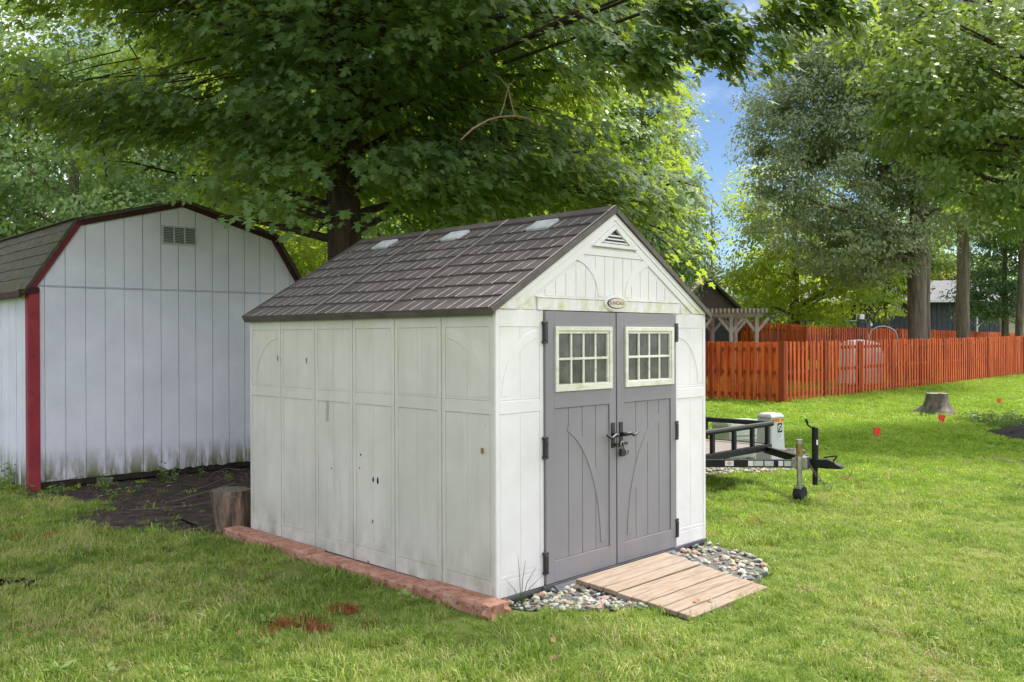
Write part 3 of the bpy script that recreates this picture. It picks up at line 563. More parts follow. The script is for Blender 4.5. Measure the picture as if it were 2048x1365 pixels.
# marks on the side wall
M_mark = surf('scuff', [(.10, .10, .085), (.22, .22, .19)], rough=.9, scale=50); M_hole = surf('dark_hole', [(.004, .004, .004), (.01, .01, .01)], rough=.9)
def smark(y, z, w, h, mat, name):
    m = MB(); n = 9; m.prism([(y + w * random.uniform(.6, 1) * math.cos(2 * PI * i / n), z + h * random.uniform(.6, 1) * math.sin(2 * PI * i / n)) for i in range(n)], fs, .004, .0068); m.build(name, mat, shed)
for y, z, w, h, mt in ((1.29, .63, .011, .022, M_hole), (1.235, .627, .014, .03, M_hole), (1.445, .80, .008, .010, M_hole), (1.46, .70, .007, .007, M_hole), (1.30, .32, .009, .02, M_mark), (2.62, 1.515, .012, .03, M_mark), (2.57, 1.50, .010, .022, M_mark), (2.18, 1.50, .012, .035, M_mark), (1.83, .66, .007, .008, M_hole)):
    smark(y, z, w, h, mt, 'puncture' if mt is M_hole else 'smudge')
m = MB(); m.prism([(1.868, 1.03), (1.905, 1.02), (1.898, 1.22), (1.875, 1.28), (1.86, 1.2)], fs, .004, .0056); m.build('tape_residue', surf('grey_residue', [(.27, .27, .22), (.42, .42, .37)], rough=.9, scale=70), shed)
m = MB(); m.prism([(.10, .93), (.112, .93), (.112, .965), (.10, .965)], fs, .010, .022); m.build('latch_stub', surf('rusty_clip', [(.2, .10, .03), (.35, .2, .07)], rough=.8, scale=60), shed)

# ------------------------------------------------------------------ edging blocks, ramp, log
M_edge = surf('red_concrete_bark', [(.30, .135, .085), (.41, .205, .14), (.49, .28, .205)], rough=.9, scale=11, bump=.35, bscale=42, bstretch=(2.6, .6, 1), bdist=.006,
              stains=[dict(col=(.10, .055, .04), scale=30, stretch=(3.0, .5, 1), lo=.55, hi=.60, amt=.7), dict(col=(.5, .36, .28), scale=5, lo=.6, hi=.8, amt=.4)])
def edging(y0, y1, x0, x1, h, rz, label):
    o = thing('edging_block', label, 'edging block', Vector(sh((x0 + x1) / 2, (y0 + y1) / 2)).to_3d(), U + rz, 'red edging blocks along the shed')
    L = y1 - y0; w = x1 - x0; ny = int(L / .012); prof = [(-.5, -.03), (-.5, .82), (-.46, .97), (-.3, 1), (0, 1.0), (.3, 1), (.46, .97), (.5, .82), (.5, -.03)]; m = MB(); k = len(prof); vs = []
    for i in range(ny + 1):
        t = i / ny; en = min(1, min(t, 1 - t) * L / .03); s = .97 + .03 * math.sqrt(en); j = 0
        for a, z in prof: vs.append((a * w * s + j, (t - .5) * L, max(-.02, z * h * (.95 + .05 * en) + 0)))
    fsx = [(i * k + j, i * k + j + 1, (i + 1) * k + j + 1, (i + 1) * k + j) for i in range(ny) for j in range(k - 1)] + [tuple(range(k))[::-1], tuple(range(ny * k, ny * k + k))]
    m.add(vs, fsx); m.build('block_body', M_edge, o, smooth=False); return o
edging(-.13, .625, -.175, -.006, .082, -.012, 'front red bark textured edging block by the shed corner and gravel')
edging(.632, 1.93, -.182, -.012, .060, .012, 'long middle red edging block along the white shed wall')
edging(1.905, 3.25, -.185, -.012, .075, .0, 'rear red edging block touching the cut log')
M_plank = surf('weathered_pine', [(.185, .125, .083), (.255, .19, .135), (.30, .24, .185)], rough=.8, scale=4, stretch=(1.2, 14, 6), bump=.35, bscale=12, bstretch=(1, 16, 8), bdist=.004,
               stains=[dict(col=(.18, .10, .06), scale=9, stretch=(.6, 5, 2), lo=.66, hi=.74, amt=.6), dict(col=(.28, .243, .205), scale=2.5, lo=.5, hi=.7, amt=.5)])
M_pend = surf('pine_end', [(.26, .13, .06), (.38, .2, .1)], rough=.85, scale=30)
ramp = thing('wooden_ramp', 'low ramp of pale pine boards in front of the grey doors', 'ramp', (PU[0], PU[1], 0), U)
nb = 8; y0 = -.105; bw = .1195
for i in range(nb):
    y = y0 - i * bw; z = .085 - i * .0072; x0 = .665 + random.uniform(-.006, .006); x1 = 1.715 - i * .019 + random.uniform(-.008, .008)
    m = MB(); m.box(x0, x1, -bw + .010, 0, -.032, 0); o = m.build('board', M_plank, ramp, bevel=.004, loc=(0, y, z), rot=(.06 + random.uniform(-.004, .004), random.uniform(-.003, .003), random.uniform(-.003, .003)))
for x in (.72, 1.14, 1.5):
    m = MB(); m.hexa([(x, -1.04, -.01), (x + .038, -1.04, -.01), (x + .038, -.12, -.01), (x, -.12, -.01), (x, -1.04, .0), (x + .038, -1.04, .0), (x + .038, -.12, .046), (x, -.12, .046)]); m.build('bearer', M_pend, ramp)
M_bark0 = surf('grey_brown_bark', [(.10, .07, .05), (.19, .14, .105), (.30, .235, .18)], rough=.95, scale=16, stretch=(1, 1, .18), bump=1, bscale=26, bstretch=(1, 1, .12), bdist=.03)
M_cut = surf('weathered_cut_wood', [(.10, .085, .07), (.2, .17, .14)], rough=.95, scale=20, bump=.5, bscale=40)
lg = thing('cut_log', 'upright cut log with peeling reddish bark beside the rear shed corner', 'log', (-2.555, 8.09, 0), .6)
m = MB(); m.tube([(.03, 0, -.02), (.015, 0, .12), (0, 0, .27), (0, 0, .375)], [.145, .155, .165, .178], 22, wob=.03, cap=False); m.build('bark', surf('reddish_log_bark', [(.08, .06, .045), (.22, .15, .11), (.40, .25, .18)], rough=.95, scale=16, stretch=(1, 1, .14), lohi=(.38, .62), bump=1, bscale=26, bstretch=(1, 1, .10), bdist=.05), lg, smooth=True)
m = MB(); m.tube([(0, 0, .33), (0, 0, .372)], [.172, .168], 22); m.build('cut_face', M_cut, lg)
# ------------------------------------------------------------------ grey gambrel barn
moss = dict(col=(.12, .125, .03), scale=5, stretch=(2.2, 2.2, .45), lo=.40, hi=.56, amt=.95, z=(.46, .12))
M_barn = surf('weathered_grey_paint', [(.62, .61, .70), (.71, .70, .79)], rough=.75, scale=2.2, world=True, bump=.3, bscale=70, bstretch=(1, 1, .25), bdist=.003,
              stains=[dict(col=(.78, .79, .83), scale=34, lo=.60, hi=.72, amt=.6), dict(col=(.58, .57, .63), scale=1.4, lo=.5, hi=.75, amt=.55), dict(col=(.20, .20, .16), scale=8, stretch=(1, 1, .4), lo=.42, hi=.7, amt=.6, z=(.55, .08)), moss])
M_red = surf('dark_red_paint', [(.24, .024, .036), (.32, .04, .052)], rough=.7, scale=6, world=True, bump=.3, bscale=60, bdist=.003, stains=[dict(col=(.08, .02, .02), scale=12, lo=.58, hi=.7, amt=.6)])
M_midred = surf('medium_red_trim', [(.12, .018, .024), (.20, .03, .04)], rough=.75, scale=6, world=True)  # medium dark red for the left lower rake
M_dkred = surf('shaded_red_trim', [(.030, .012, .013), (.07, .018, .021)], rough=.8, scale=6, world=True)  # darker copy of the trim red, with shade painted in
M_asph = surf('mossy_asphalt_shingle', [(.075, .07, .05), (.13, .12, .09)], rough=.95, scale=9, world=True, bump=.8, bscale=90, bdist=.006, stains=[dict(col=(.11, .10, .02), scale=3, lo=.50, hi=.7, amt=.8), dict(col=(.045, .04, .035), scale=15, lo=.5, hi=.7, amt=.7)])
M_dark = surf('rotten_sill', [(.018, .013, .011), (.045, .034, .028)], rough=.95, scale=12, world=True)
M_block = surf('concrete_block', [(.11, .10, .095), (.17, .16, .15)], rough=.95, scale=20)
BW = 3.54
barn = thing('gambrel_barn', 'grey board storage barn with gambrel roof and dark red trim', 'barn', (BK[0], BK[1], 0), BT)
prof = [(-.04, 2.30), (.50, 3.13), (1.77, 3.475), (3.04, 3.13), (3.58, 2.30)]
def pz(a): return np.interp(a, [p[0] for p in prof], [p[1] for p in prof])
seam = 2.352; lines = [-.0, .147] + [.147 + .2235 * i for i in range(1, 15)] + [BW]
for i in range(len(lines) - 1):
    a0, a1 = lines[i] + .004, lines[i + 1] - .004; zb = .115 - .04 * a0 / BW
    if a0 < 3.0:
        n = 5; pts = [(a0 + (a1 - a0) * k / n, zb + random.uniform(-.012, .02)) for k in range(n + 1)]
    else: pts = [(a0, zb), (a1, zb)]
    m = MB(); m.prism(pts + [(a1, seam - .010), (a0, seam - .010)], ff, .0, .014); m.build('lower_board', M_barn, barn)
    if a1 > .1:
        tops = [(a, pz(a) - .02) for a in sorted([a0, a1] + [p[0] for p in prof if a0 < p[0] < a1])]
        m = MB(); m.prism([(a1, seam + .010), (a0, seam + .010)][::-1][:2] + tops[::-1], ff, .0, .020); m.build('upper_board', M_barn, barn)
m = MB(); m.prism([(0.01, .10), (BW - .01, .10), (BW - .01, 2.33), (3.04, 3.08), (1.77, 3.42), (.50, 3.08), (.01, 2.33)], ff, -.04, -.001); m.prism([(.01, .10), (BW - .01, .10), (BW - .01, 2.33), (3.04, 3.08), (1.77, 3.42), (.50, 3.08), (.01, 2.33)], lambda a, z, o: (a, 4.8 + o, z), -.04, -.001)
m.box(BW - .03, BW, .0, 4.8, .1, 2.3); m.build('wall_backing', M_barn, barn)
m = MB(); fb(m, ff, .13, BW - .02, seam - .004, seam + .003, .002, .030); m.build('flashing', M_barn, barn)
m = MB(); fb(m, ff, .0, BW, .03, .10, -.14, -.012); m.build('sill_beam', M_dark, barn)
for a in (.72, 1.72, 2.55):
    m = MB(); m.box(a, a + .18, .01, .30, -.06, .0 + .08 * (a < 1)); m.build('support_block', M_block, barn)
m = MB(); fb(m, ff, -.020, .092, .02, 2.33, .0205, .042); m.build('corner_trim', M_red, barn, bevel=.003)
m = MB(); m.prism([(-.028, .02), (-.028, 2.28), (.0, 2.28), (.0, .02)], lambda a, z, o: (a, o, z), -.0205, .09); m.build('corner_trim', M_red, barn, bevel=.003)
# side wall boards, rake, roof
y = .092; k = 0
while y < 4.7:
    wd = random.choice((.10, .16, .2)); m = MB(); o = random.uniform(.0, .006)
    m.prism([(y + .003, .03 + random.uniform(-.02, .02)), (y + wd - .003, .03 + random.uniform(-.02, .02)), (y + wd - .003, 2.29), (y + .003, 2.29)], fs, -.02, o); m.build('side_board', M_barn, barn); y += wd; k += 1
for (a0, z0), (a1, z1), mt in zip(prof[:-1], prof[1:], (M_midred, M_dkred, M_dkred, M_dkred)):
    d = Vector((a1 - a0, z1 - z0)).normalized(); nrm_ = Vector((-d.y, d.x)); P = lambda t, e: (a0 + d.x * t + nrm_.x * e, z0 + d.y * t + nrm_.y * e); L = math.hypot(a1 - a0, z1 - z0)
    m = MB(); m.prism([P(-.01, -.062), P(L + .01, -.062), P(L + .03, .0), P(-.03, .0)], ff, .0205, .055); m.build('rake_board', mt, barn, bevel=.002)
    m = MB(); fn = lambda a, z, o: (a, o, z); m.prism([P(-.07 if a0 < 0 else -.012, .001), P(L + (.07 if a1 > 3.5 else .012), .001), P(L + (.07 if a1 > 3.5 else .02), .028), P(-.07 if a0 < 0 else -.02, .028)], fn, -.075, 4.95); m.build('roof_slope', M_asph, barn)
    n = 6 if a0 < 0 or a1 > 3.5 else 7
    for i in range(n):
        t1, t0 = L * (i + 1) / n, L * i / n; up_ = a1 <= 1.78
        tt = (lambda t: t) if up_ else (lambda t: L - t)
        q0, q1 = tt(t0 - (.07 if i == 0 else 0)), tt(t1 + .03); m = MB(); ny = 26; ys_ = [-.085 + (4.95 + .085) * k / ny for k in range(ny + 1)]; vs = []
        for yy in ys_:
            j = random.uniform(-.006, .006); lo = random.uniform(.036, .046)
            for t, e in ((q0 + (j if up_ else -j), .028), (q0 + (j if up_ else -j), lo), (q1, .031)): a, z = P(t, e); vs.append((a, yy, z))
        m.add(vs, [f for k in range(ny) for f in ((3 * k, 3 * k + 1, 3 * k + 4, 3 * k + 3), (3 * k + 1, 3 * k + 2, 3 * k + 5, 3 * k + 4))] + [(0, 1, 2), (3 * ny, 3 * ny + 1, 3 * ny + 2)]); m.build('shingle_course', M_asph, barn)
m = MB(); m.bar((-.12, -.09, 2.255), (-.12, 4.95, 2.255), .025, .07); m.bar((-.13, -.06, 2.27), (.08, -.06, 2.31), .03, .06); m.build('eave_fascia', M_dkred, barn)
# gable louvre vent
m = MB(); va0, va1, vz0, vz1 = 1.495, 1.945, 2.925, 3.165; t = .022
M_alu = surf('dull_aluminium', [(.42, .43, .44), (.55, .56, .57)], rough=.5, scale=15, metal=.3)
for q in ((va0, va1, vz0, vz0 + t), (va0, va1, vz1 - t, vz1), (va0, va0 + t, vz0 + t, vz1 - t), (va1 - t, va1, vz0 + t, vz1 - t)): fb(m, ff, *q, .020, .042)
sw = (va1 - va0 - 2 * t) / 3
for k in (1, 2): fb(m, ff, va0 + t + k * sw - .008, va0 + t + k * sw + .008, vz0 + t, vz1 - t, .020, .038)
v = m.build('louvre_vent', M_alu, barn)
m = MB(); fb(m, ff, va0 + t, va1 - t, vz0 + t, vz1 - t, .0202, .022); m.build('vent_screen', surf('vent_dark', [(.08, .08, .085), (.13, .13, .14)], rough=.8), v)
for k in range(3):
    for j in range(9):
        z = vz0 + t + .008 + j * .0208; a0 = va0 + t + k * sw + .01; a1 = a0 + sw - .02
        m = MB(); m.hexa([(a0, -.0225, z + .008), (a1, -.0225, z + .008), (a1, -.0225, z + .011), (a0, -.0225, z + .011), (a0, -.034, z), (a1, -.034, z), (a1, -.034, z + .003), (a0, -.034, z + .003)]); m.build('slat', M_alu, v)
# ------------------------------------------------------------------ orange shadow-box fences
M_or = surf('orange_red_stain', [(.40, .066, .013), (.58, .105, .019), (.68, .15, .036)], rough=.75, scale=2.2, stretch=(4, 4, .5), lohi=(.40, .60), bump=.3, bscale=30, bstretch=(1, 1, .1), bdist=.004, stains=[dict(col=(.22, .04, .016), scale=2, lo=.52, hi=.72, amt=.65), dict(col=(.20, .12, .05), scale=5, lo=.45, hi=.7, amt=.6, z=(.30, .05))])
M_orp = surf('shadowed_orange_post', [(.22, .035, .010), (.32, .052, .014)], rough=.8, scale=4, stretch=(4, 4, .6))  # darker than the pickets: shadow beside the posts put into the colour
pk = MB(); w2 = .057
pk.prism([(-w2, 0), (w2, 0), (w2, .975), (w2 - .022, 1), (-w2 + .022, 1), (-w2, .975)], lambda a, z, o: (a, o, z), -.0075, .0075); PK = pk.mesh('picket', [M_or])
def fence(label, A, B, h0, h1, spans, pitch=.222, outer=-1, group='orange stained shadow-box fences', nrails=(.12, .50, .88), rear=True):
    A, B = Vector(A), Vector(B); d = B - A; L = d.length; rz = math.atan2(d.y, d.x); f = thing('board_fence', label, 'fence', (A.x, A.y, 0), rz, group)
    g = lambda s: gz(*(A + d * (s / L))); hh = lambda s: h0 + (h1 - h0) * s / L
    n = int(L / pitch)
    for side in ((-1, 1) if rear else (-1,)):
        for i in range(n):
            s = (i + .5 + (.5 if side > 0 else 0)) * pitch
            if s > L - .05: continue
            o = link('picket', PK, f, (s, side * .027 * -outer, g(s) + .035), (random.uniform(-.006, .006), random.uniform(-.011, .011), random.uniform(-.02, .02))); o.scale = (1, 1, hh(s) - .035 + random.uniform(-.02, .02))
    k = max(1, round(L / spans)); sp = L / k
    for i in range(k):
        s0, s1 = i * sp, (i + 1) * sp
        for r in nrails:
            m = MB(); m.bar((s0 + .045, 0, g(s0) + hh(s0) * r), (s1 - .045, 0, g(s1) + hh(s1) * r), .036, .088); m.build('rail', M_orp, f)
    for i in range(k + 1):
        s = i * sp; m = MB(); m.box(s - .045, s + .045, -.045, .045, g(s) - .02, g(s) + hh(s) - .03); m.build('post', M_orp, f)
    return f
FC = gp(1565, 807); FL_ = FC + Vector((-.698, .716, 0)) * 8.5; FR_ = gp(2048, 749.5); dr = (FR_ - FC).to_2d().normalized().to_3d(); FR_ = FC + dr * ((FR_ - FC).length + 4.5)
fence('near orange picket fence facing the lawn behind the trailer', FC.xy, FL_.xy, 1.58, 1.6, 2.27, outer=1)
fence('long orange picket fence running away right behind the tree stump', FC.xy + dr.xy * .05, FR_.xy, 1.58, 1.64, 2.27)
m = MB(); m.box(-.075, .075, -.075, .075, 0, 1.59); o = m.build('fence_corner_post', M_orp, None, bevel=.004, loc=(FC.x, FC.y - .02, gz(FC.x, FC.y)), rot=(0, 0, R(45))); tag(o, 'thick orange corner post where the two near fence runs meet', 'fence post')
q0, q1, q2, q3 = at(1430, 640, 38), at(1577, 648, 34), at(1611, 652, 32), at(2090, 668, 60)
zt = lambda q: q.z - gz(q.x, q.y)
fence('short orange back fence beside the wooden pergola', q1.xy, q0.xy, zt(q1), zt(q0) , 2.3, outer=1)
fence('short shaded orange fence return in the middle of the back fence', q1.xy, q2.xy, zt(q1), zt(q2), 1.5, pitch=.19)
fence('long orange back fence in front of the dark blue house', q2.xy, q3.xy, zt(q2), zt(q3), 2.4, outer=-1)

# ------------------------------------------------------------------ utility trailer
M_tr = surf('black_trailer_paint', [(.006, .006, .007), (.013, .013, .015)], rough=.5, scale=10, spec=.28, stains=[dict(col=(.12, .06, .035), scale=14, lo=.66, hi=.72, amt=.7), dict(col=(.12, .12, .12), scale=40, lo=.68, hi=.74, amt=.5)])
M_rub = surf('black_rubber', [(.015, .015, .016), (.03, .03, .031)], rough=.8, scale=20); M_zinc = surf('zinc_plate', [(.30, .30, .29), (.48, .48, .46)], rough=.38, scale=18, metal=.85)
M_deck = surf('grey_deck_board', [(.16, .13, .12), (.28, .24, .22)], rough=.9, scale=4, stretch=(12, 1, 6)); M_lab = surf('white_label', [(.62, .62, .6), (.74, .74, .72)], rough=.5, scale=40)
M_lred = surf('red_print', [(.5, .03, .04), (.55, .05, .06)], rough=.5); M_chain = surf('dull_chain', [(.12, .12, .12), (.25, .23, .2)], rough=.5, scale=40, metal=.6)
TC = Vector((2.49, 10.14, 0)); tr = thing('utility_trailer', 'black steel utility trailer with wooden deck parked behind the shed', 'trailer', TC, R(45))
zd = .415
m = MB(); m.bar((-.87, 0, zd), (.87, 0, zd), .05, .075); m.bar((-.87, 0, zd), (-.87, 2.6, zd), .05, .075); m.bar((.87, 0, zd), (.87, 2.6, zd), .05, .075); m.bar((-.87, 2.6, zd), (.87, 2.6, zd), .05, .075)
for y in (.7, 1.4, 2.0): m.bar((-.84, y, zd - .03), (.84, y, zd - .03), .04, .05)
m.build('bed_frame', M_tr, tr, bevel=.004)
for i in range(12):
    x = -.83 + i * .1385; m = MB(); m.box(x, x + .132, .03, 2.56, zd + .0, zd + .03); m.build('deck_board', M_deck, tr)
for p, q in (((-.87, 0), (.87, 0)), ((-.87, 0), (-.87, 2.6)), ((.87, 0), (.87, 2.6))):
    m = MB(); e = .04 if p[1] == q[1] else 0; m.tube([(p[0] - e, p[1], .69), (q[0] + e, q[1], .69)], .031, 14); m.build('top_rail', M_tr, tr, smooth=False)
for x, y in ((-.87, .0), (-.4, 0), (.05, 0), (.45, 0), (.80, 0), (-.87, .9), (-.87, 1.75), (-.87, 2.58), (.87, .9), (.87, 1.75), (.87, 2.58)):
    m = MB(); m.box(x - .024, x + .024, y - .02, y + .02, zd + .03, .672); m.build('rail_post', M_tr, tr)
m = MB(); m.bar((-.80, .02, .385), (-.045, -.92, .395), .05, .082); m.build('tongue_beam', M_tr, tr, bevel=.004); m = MB(); m.bar((.80, .02, .385), (.045, -.92, .395), .05, .082); m.build('tongue_beam', M_tr, tr, bevel=.004)
cp_ = MB(); cp_.bar((0, -.82, .405), (0, -1.16, .405), .085, .09); cp_.hexa([(-.042, -1.30, .37), (.042, -1.30, .37), (.042, -1.158, .362), (-.042, -1.158, .362), (-.03, -1.29, .40), (.03, -1.29, .40), (.042, -1.158, .449), (-.042, -1.158, .449)])
cp = cp_.build('coupler', M_tr, tr, bevel=.006); m = MB(); m.bar((0, -1.10, .47), (0, -1.24, .50), .03, .014); m.bar((0, -1.2, .44), (0, -1.24, .495), .02, .012); m.build('coupler_latch', M_tr, cp)
def ring_(m, c, r, t, ax, n=12): m.tube([Vector(c) + Vector(ax[0]) * (r * math.cos(a)) + Vector(ax[1]) * (r * math.sin(a)) for a in np.linspace(0, 2 * PI, n + 1)], t, 6)
jx, jy = -.15, -.90                                            # silver wheel jack
j = MB(); j.tube([(jx, jy, .17), (jx, jy, .34)], .027, 14); j.tube([(jx, jy, .34), (jx, jy, .655)], .034, 14); jk = j.build('wheel_jack', M_zinc, tr, smooth=False)
m = MB(); m.box(jx + .005, jx + .12, jy - .06, jy + .06, .34, .47); m.box(jx - .012, jx + .02, jy - .085, jy + .085, .36, .455); m.build('jack_bracket', M_zinc, jk, bevel=.004)
m = MB(); m.tube([(jx, jy, .48), (jx, jy, .61)], .0352, 14); m.build('jack_decal', surf('yellow_black_decal', [(.06, .05, .03), (.3, .22, .06), (.04, .04, .04)], rough=.5, scale=18), jk)
m = MB(); m.hexa([(jx - .05, jy - .04, .08), (jx + .04, jy - .04, .08), (jx + .04, jy + .04, .08), (jx - .05, jy + .04, .08), (jx - .05, jy - .04, .175), (jx + .05, jy - .04, .175), (jx + .05, jy + .04, .175), (jx - .05, jy + .04, .175)]); m.build('caster_fork', M_zinc, jk, bevel=.005)
m = MB(); m.tube([(jx + .01, jy - .046, .086), (jx + .01, jy - .03, .086), (jx + .01, jy + .03, .086), (jx + .01, jy + .046, .086)], [.074, .085, .085, .074], 20); m.build('caster_wheel', M_rub, jk)
kx, ky = 0.0, -1.0                                             # black crank jack
j = MB(); j.tube([(kx, ky, .45), (kx, ky, .765)], .034, 14); j.tube([(kx, ky, .175), (kx, ky, .45)], .028, 14); j2 = j.build('crank_jack', M_tr, tr)
m = MB(); m.tube([(kx, ky, .765), (kx, ky, .785)], [.034, .02], 12); m.tube([(kx, ky, .778), (kx - .06, ky + .02, .785), (kx - .10, ky + .035, .815), (kx - .105, ky + .037, .86)], .010, 8); m.tube([(kx - .102, ky + .036, .83), (kx - .118, ky + .042, .875)], .013, 8); m.build('crank_handle', M_tr, j2, smooth=True)
m = MB(); m.prism([(kx - .035, .60), (kx - .012, .60), (kx - .012, .65), (kx - .035, .65)], lambda a, z, o: (a, ky - .03 - o, z), -.0, .008); m.build('decal', M_lab, j2)
m = MB(); P0, P1, P2 = Vector((-.05, -.93, .44)), Vector((-.075, -1.0, .33)), Vector((-.02, -1.10, .20))
for i in range(17):
    t = i / 16; p = P0 * (1 - t) ** 2 + P1 * 2 * t * (1 - t) + P2 * t * t; ring_(m, p, .015, .0036, ((0, 0, 1), ((1, 0, 0), (0, 1, 0))[i % 2]), 8)
ring_(m, (-.0, -1.14, .17), .04, .004, ((0, 1, 0), (0, 0, 1))); m.build('safety_chain', M_chain, tr)
# labels along the near tongue beam
ba, bb = Vector((-.80, .02, .385)), Vector((-.045, -.92, .395)); bd_ = (bb - ba).normalized(); bn_ = Vector((bd_.y, -bd_.x, 0)); bn_ = bn_ if bn_.x < 0 else -bn_
for t0, t1, mt in ((.30, .375, M_lab), (.50, .545, M_lab), (.55, .63, M_alu), (.64, .72, M_alu), (.76, .80, M_lab), (.81, .87, M_alu)):
    m = MB(); L = (bb - ba).length; fn = lambda a, z, o: tuple(ba + bd_ * (a * L) + bn_ * (.0255 + o) + Vector((0, 0, z))); m.prism([(t0, -.026), (t1, -.026), (t1, .03), (t0, .03)], fn, 0, .0015); lb = m.build('label_plate', mt, tr)
    if t0 == .30:
        m = MB(); c0 = ba + bd_ * (.3375 * L) + bn_ * .0272
        ring_(m, c0 + Vector((0, 0, .002)), .016, .0018, (bd_, (0, 0, 1)), 16); ring_(m, c0 + Vector((0, 0, .002)), .007, .0018, (bd_, (0, 0, 1)), 12); m.build('label_print', M_lred, lb)
for x in (-1.0, 1.0):
    o = MB(); o.tube([(x - .08, 1.4, .30), (x - .065, 1.4, .30), (x + .065, 1.4, .30), (x + .08, 1.4, .30)], [.27, .3, .3, .27], 28); wh = o.build('wheel', M_rub, tr); m = MB(); m.tube([(x - .085, 1.4, .30), (x + .085, 1.4, .30)], .17, 20); m.build('rim', M_zinc, wh)
m = MB(); m.tube([(-1.0, 1.4, .30), (1.0, 1.4, .30)], .03, 10); m.build('axle', M_tr, tr)

# ------------------------------------------------------------------ utility pedestals
M_ped = surf('grey_pedestal', [(.44, .45, .45), (.54, .55, .55)], rough=.6, scale=5, stains=[dict(col=(.36, .35, .28), scale=8, stretch=(1, 1, .4), lo=.55, hi=.75, amt=.6)])
pp = at(1541, 930, 12.0); ped = thing('utility_pedestal', 'grey plastic utility pedestal with orange warning strip beside the gravel', 'utility box', (pp.x, pp.y, 0), R(35))
def frustum(m, w0, d0, w1, d1, z0, z1): m.hexa([(-w0, -d0, z0), (w0, -d0, z0), (w0, d0, z0), (-w0, d0, z0), (-w1, -d1, z1), (w1, -d1, z1), (w1, d1, z1), (-w1, d1, z1)])
m = MB(); frustum(m, .148, .135, .143, .130, -.01, .20); m.build('pedestal_base', M_ped, ped, bevel=.012)
m = MB(); frustum(m, .145, .132, .125, .118, .203, .655); bdy = m.build('pedestal_cover', M_ped, ped, bevel=.012)
m = MB(); frustum(m, .138, .128, .130, .120, .655, .69); frustum(m, .128, .118, .10, .09, .69, .715); m.build('pedestal_cap', M_ped, ped, bevel=.008)
yf = lambda z: -(.132 - .014 * (z - .203) / .452) - .002; fp = lambda a, z, o: (a, yf(z) - o, z)
M_orl = surf('orange_label', [(.80, .28, .02), (.9, .36, .04)], rough=.5); M_ink = surf('black_ink', [(.01, .01, .01), (.02, .02, .02)], rough=.6)
m = MB(); m.prism([(-.118, .60), (.122, .60), (.122, .645), (-.118, .645)], fp, 0, .001); st = m.build('warning_strip', M_orl, ped)
text('lettering', 'NOTICE', .046, M_ink, st, (-.045, yf(.622) - .0018, .622), (PI / 2 + .03, 0, 0), sx=.85); text('lettering', 'CA', .046, M_ink, st, (.095, yf(.622) - .0018, .622), (PI / 2 + .03, 0, 0), sx=.8)
m = MB(); m.prism([(-.005, .46), (.085, .46), (.085, .585), (-.005, .585)], fp, 0, .001); s1 = m.build('prohibition_sticker', M_ink, ped)
m = MB(); ring_(m, (.04, yf(.52) - .001, .522), .036, .006, ((1, 0, 0), (0, 0, 1)), 20); m.bar((.015, yf(.52) - .002, .547), (.065, yf(.52) - .002, .497), .003, .011); m.build('prohibition_sign', M_lab, s1)
m = MB(); m.prism([(-.005, .37), (.085, .37), (.085, .455), (-.005, .455)], fp, 0, .001); s2 = m.build('info_sticker', M_lab, ped)
for k in range(5):
    m = MB(); m.prism([(.003, .384 + k * .014), (.06 + .015 * (k % 2), .384 + k * .014), (.06 + .015 * (k % 2), .389 + k * .014), (.003, .389 + k * .014)], fp, .001, .0014); m.build('print_line', M_ink, s2)
m = MB(); m.box(.06, .085, -.16, -.13, .185, .235); m.build('lock_cup', M_zinc, ped, bevel=.004)
M_grn = surf('pale_green_plastic', [(.42, .46, .36), (.54, .58, .47)], rough=.6, scale=7)
pp = at(1478, 930, 12.9); gb = thing('utility_vault', 'low pale green louvred utility box behind the trailer rail', 'utility box', (pp.x, pp.y, 0), R(20))
m = MB(); frustum(m, .33, .25, .31, .24, -.01, .44); m.build('box_body', M_grn, gb, bevel=.02); m = MB(); frustum(m, .335, .26, .30, .22, .44, .54); m.build('box_lid', M_grn, gb, bevel=.03)
for k in range(5):
    m = MB(); z = .10 + k * .062; m.hexa([(-.27, -.262, z), (.25, -.262, z), (.25, -.235, z), (-.27, -.235, z), (-.27, -.25, z + .035), (.25, -.25, z + .035), (.25, -.232, z + .035), (-.27, -.232, z + .035)]); m.build('louvre', M_grn, gb)

# ------------------------------------------------------------------ stump and flags
M_stump = surf('old_stump_bark', [(.075, .06, .05), (.15, .125, .105), (.24, .2, .17)], rough=.95, scale=9, stretch=(1, 1, .3), bump=1, bscale=16, bstretch=(1, 1, .25), bdist=.04, stains=[dict(col=(.14, .15, .06), scale=6, lo=.55, hi=.7, amt=.6)])
sp_ = gp(1874, 829); st = thing('tree_stump', 'old grey tree stump with flared roots on the open lawn', 'tree stump', (sp_.x, sp_.y, gz(sp_.x, sp_.y)))
n = 30; m = MB(); vs = []; fl = [1 + .75 * max(0, math.cos((i / n) * 2 * PI * 2.5 + 1)) ** 2 * random.uniform(.6, 1.2) for i in range(n)]
for z, r, fw in ((-.04, .40, 1.1), (.05, .36, .95), (.13, .315, .6), (.22, .275, .25), (.36, .24, .05), (.47, .225, 0)):
    for i in range(n): rr = r * (1 + (fl[i] - 1) * 1.0 * fw) * random.uniform(.965, 1.035); vs.append((rr * math.cos(2 * PI * i / n), rr * math.sin(2 * PI * i / n), z + (random.uniform(-.012, .012) if z > .45 else 0)))
m.add(vs, [(k * n + i, k * n + (i + 1) % n, (k + 1) * n + (i + 1) % n, (k + 1) * n + i) for k in range(5) for i in range(n)]); m.build('bark', M_stump, st, smooth=True)
m = MB(); m.tube([(0, 0, .40), (0, 0, .468)], [.22, .222], 24); m.build('cut_face', surf('grey_cut_wood', [(.22, .19, .16), (.34, .30, .26)], rough=.95, scale=14), st)
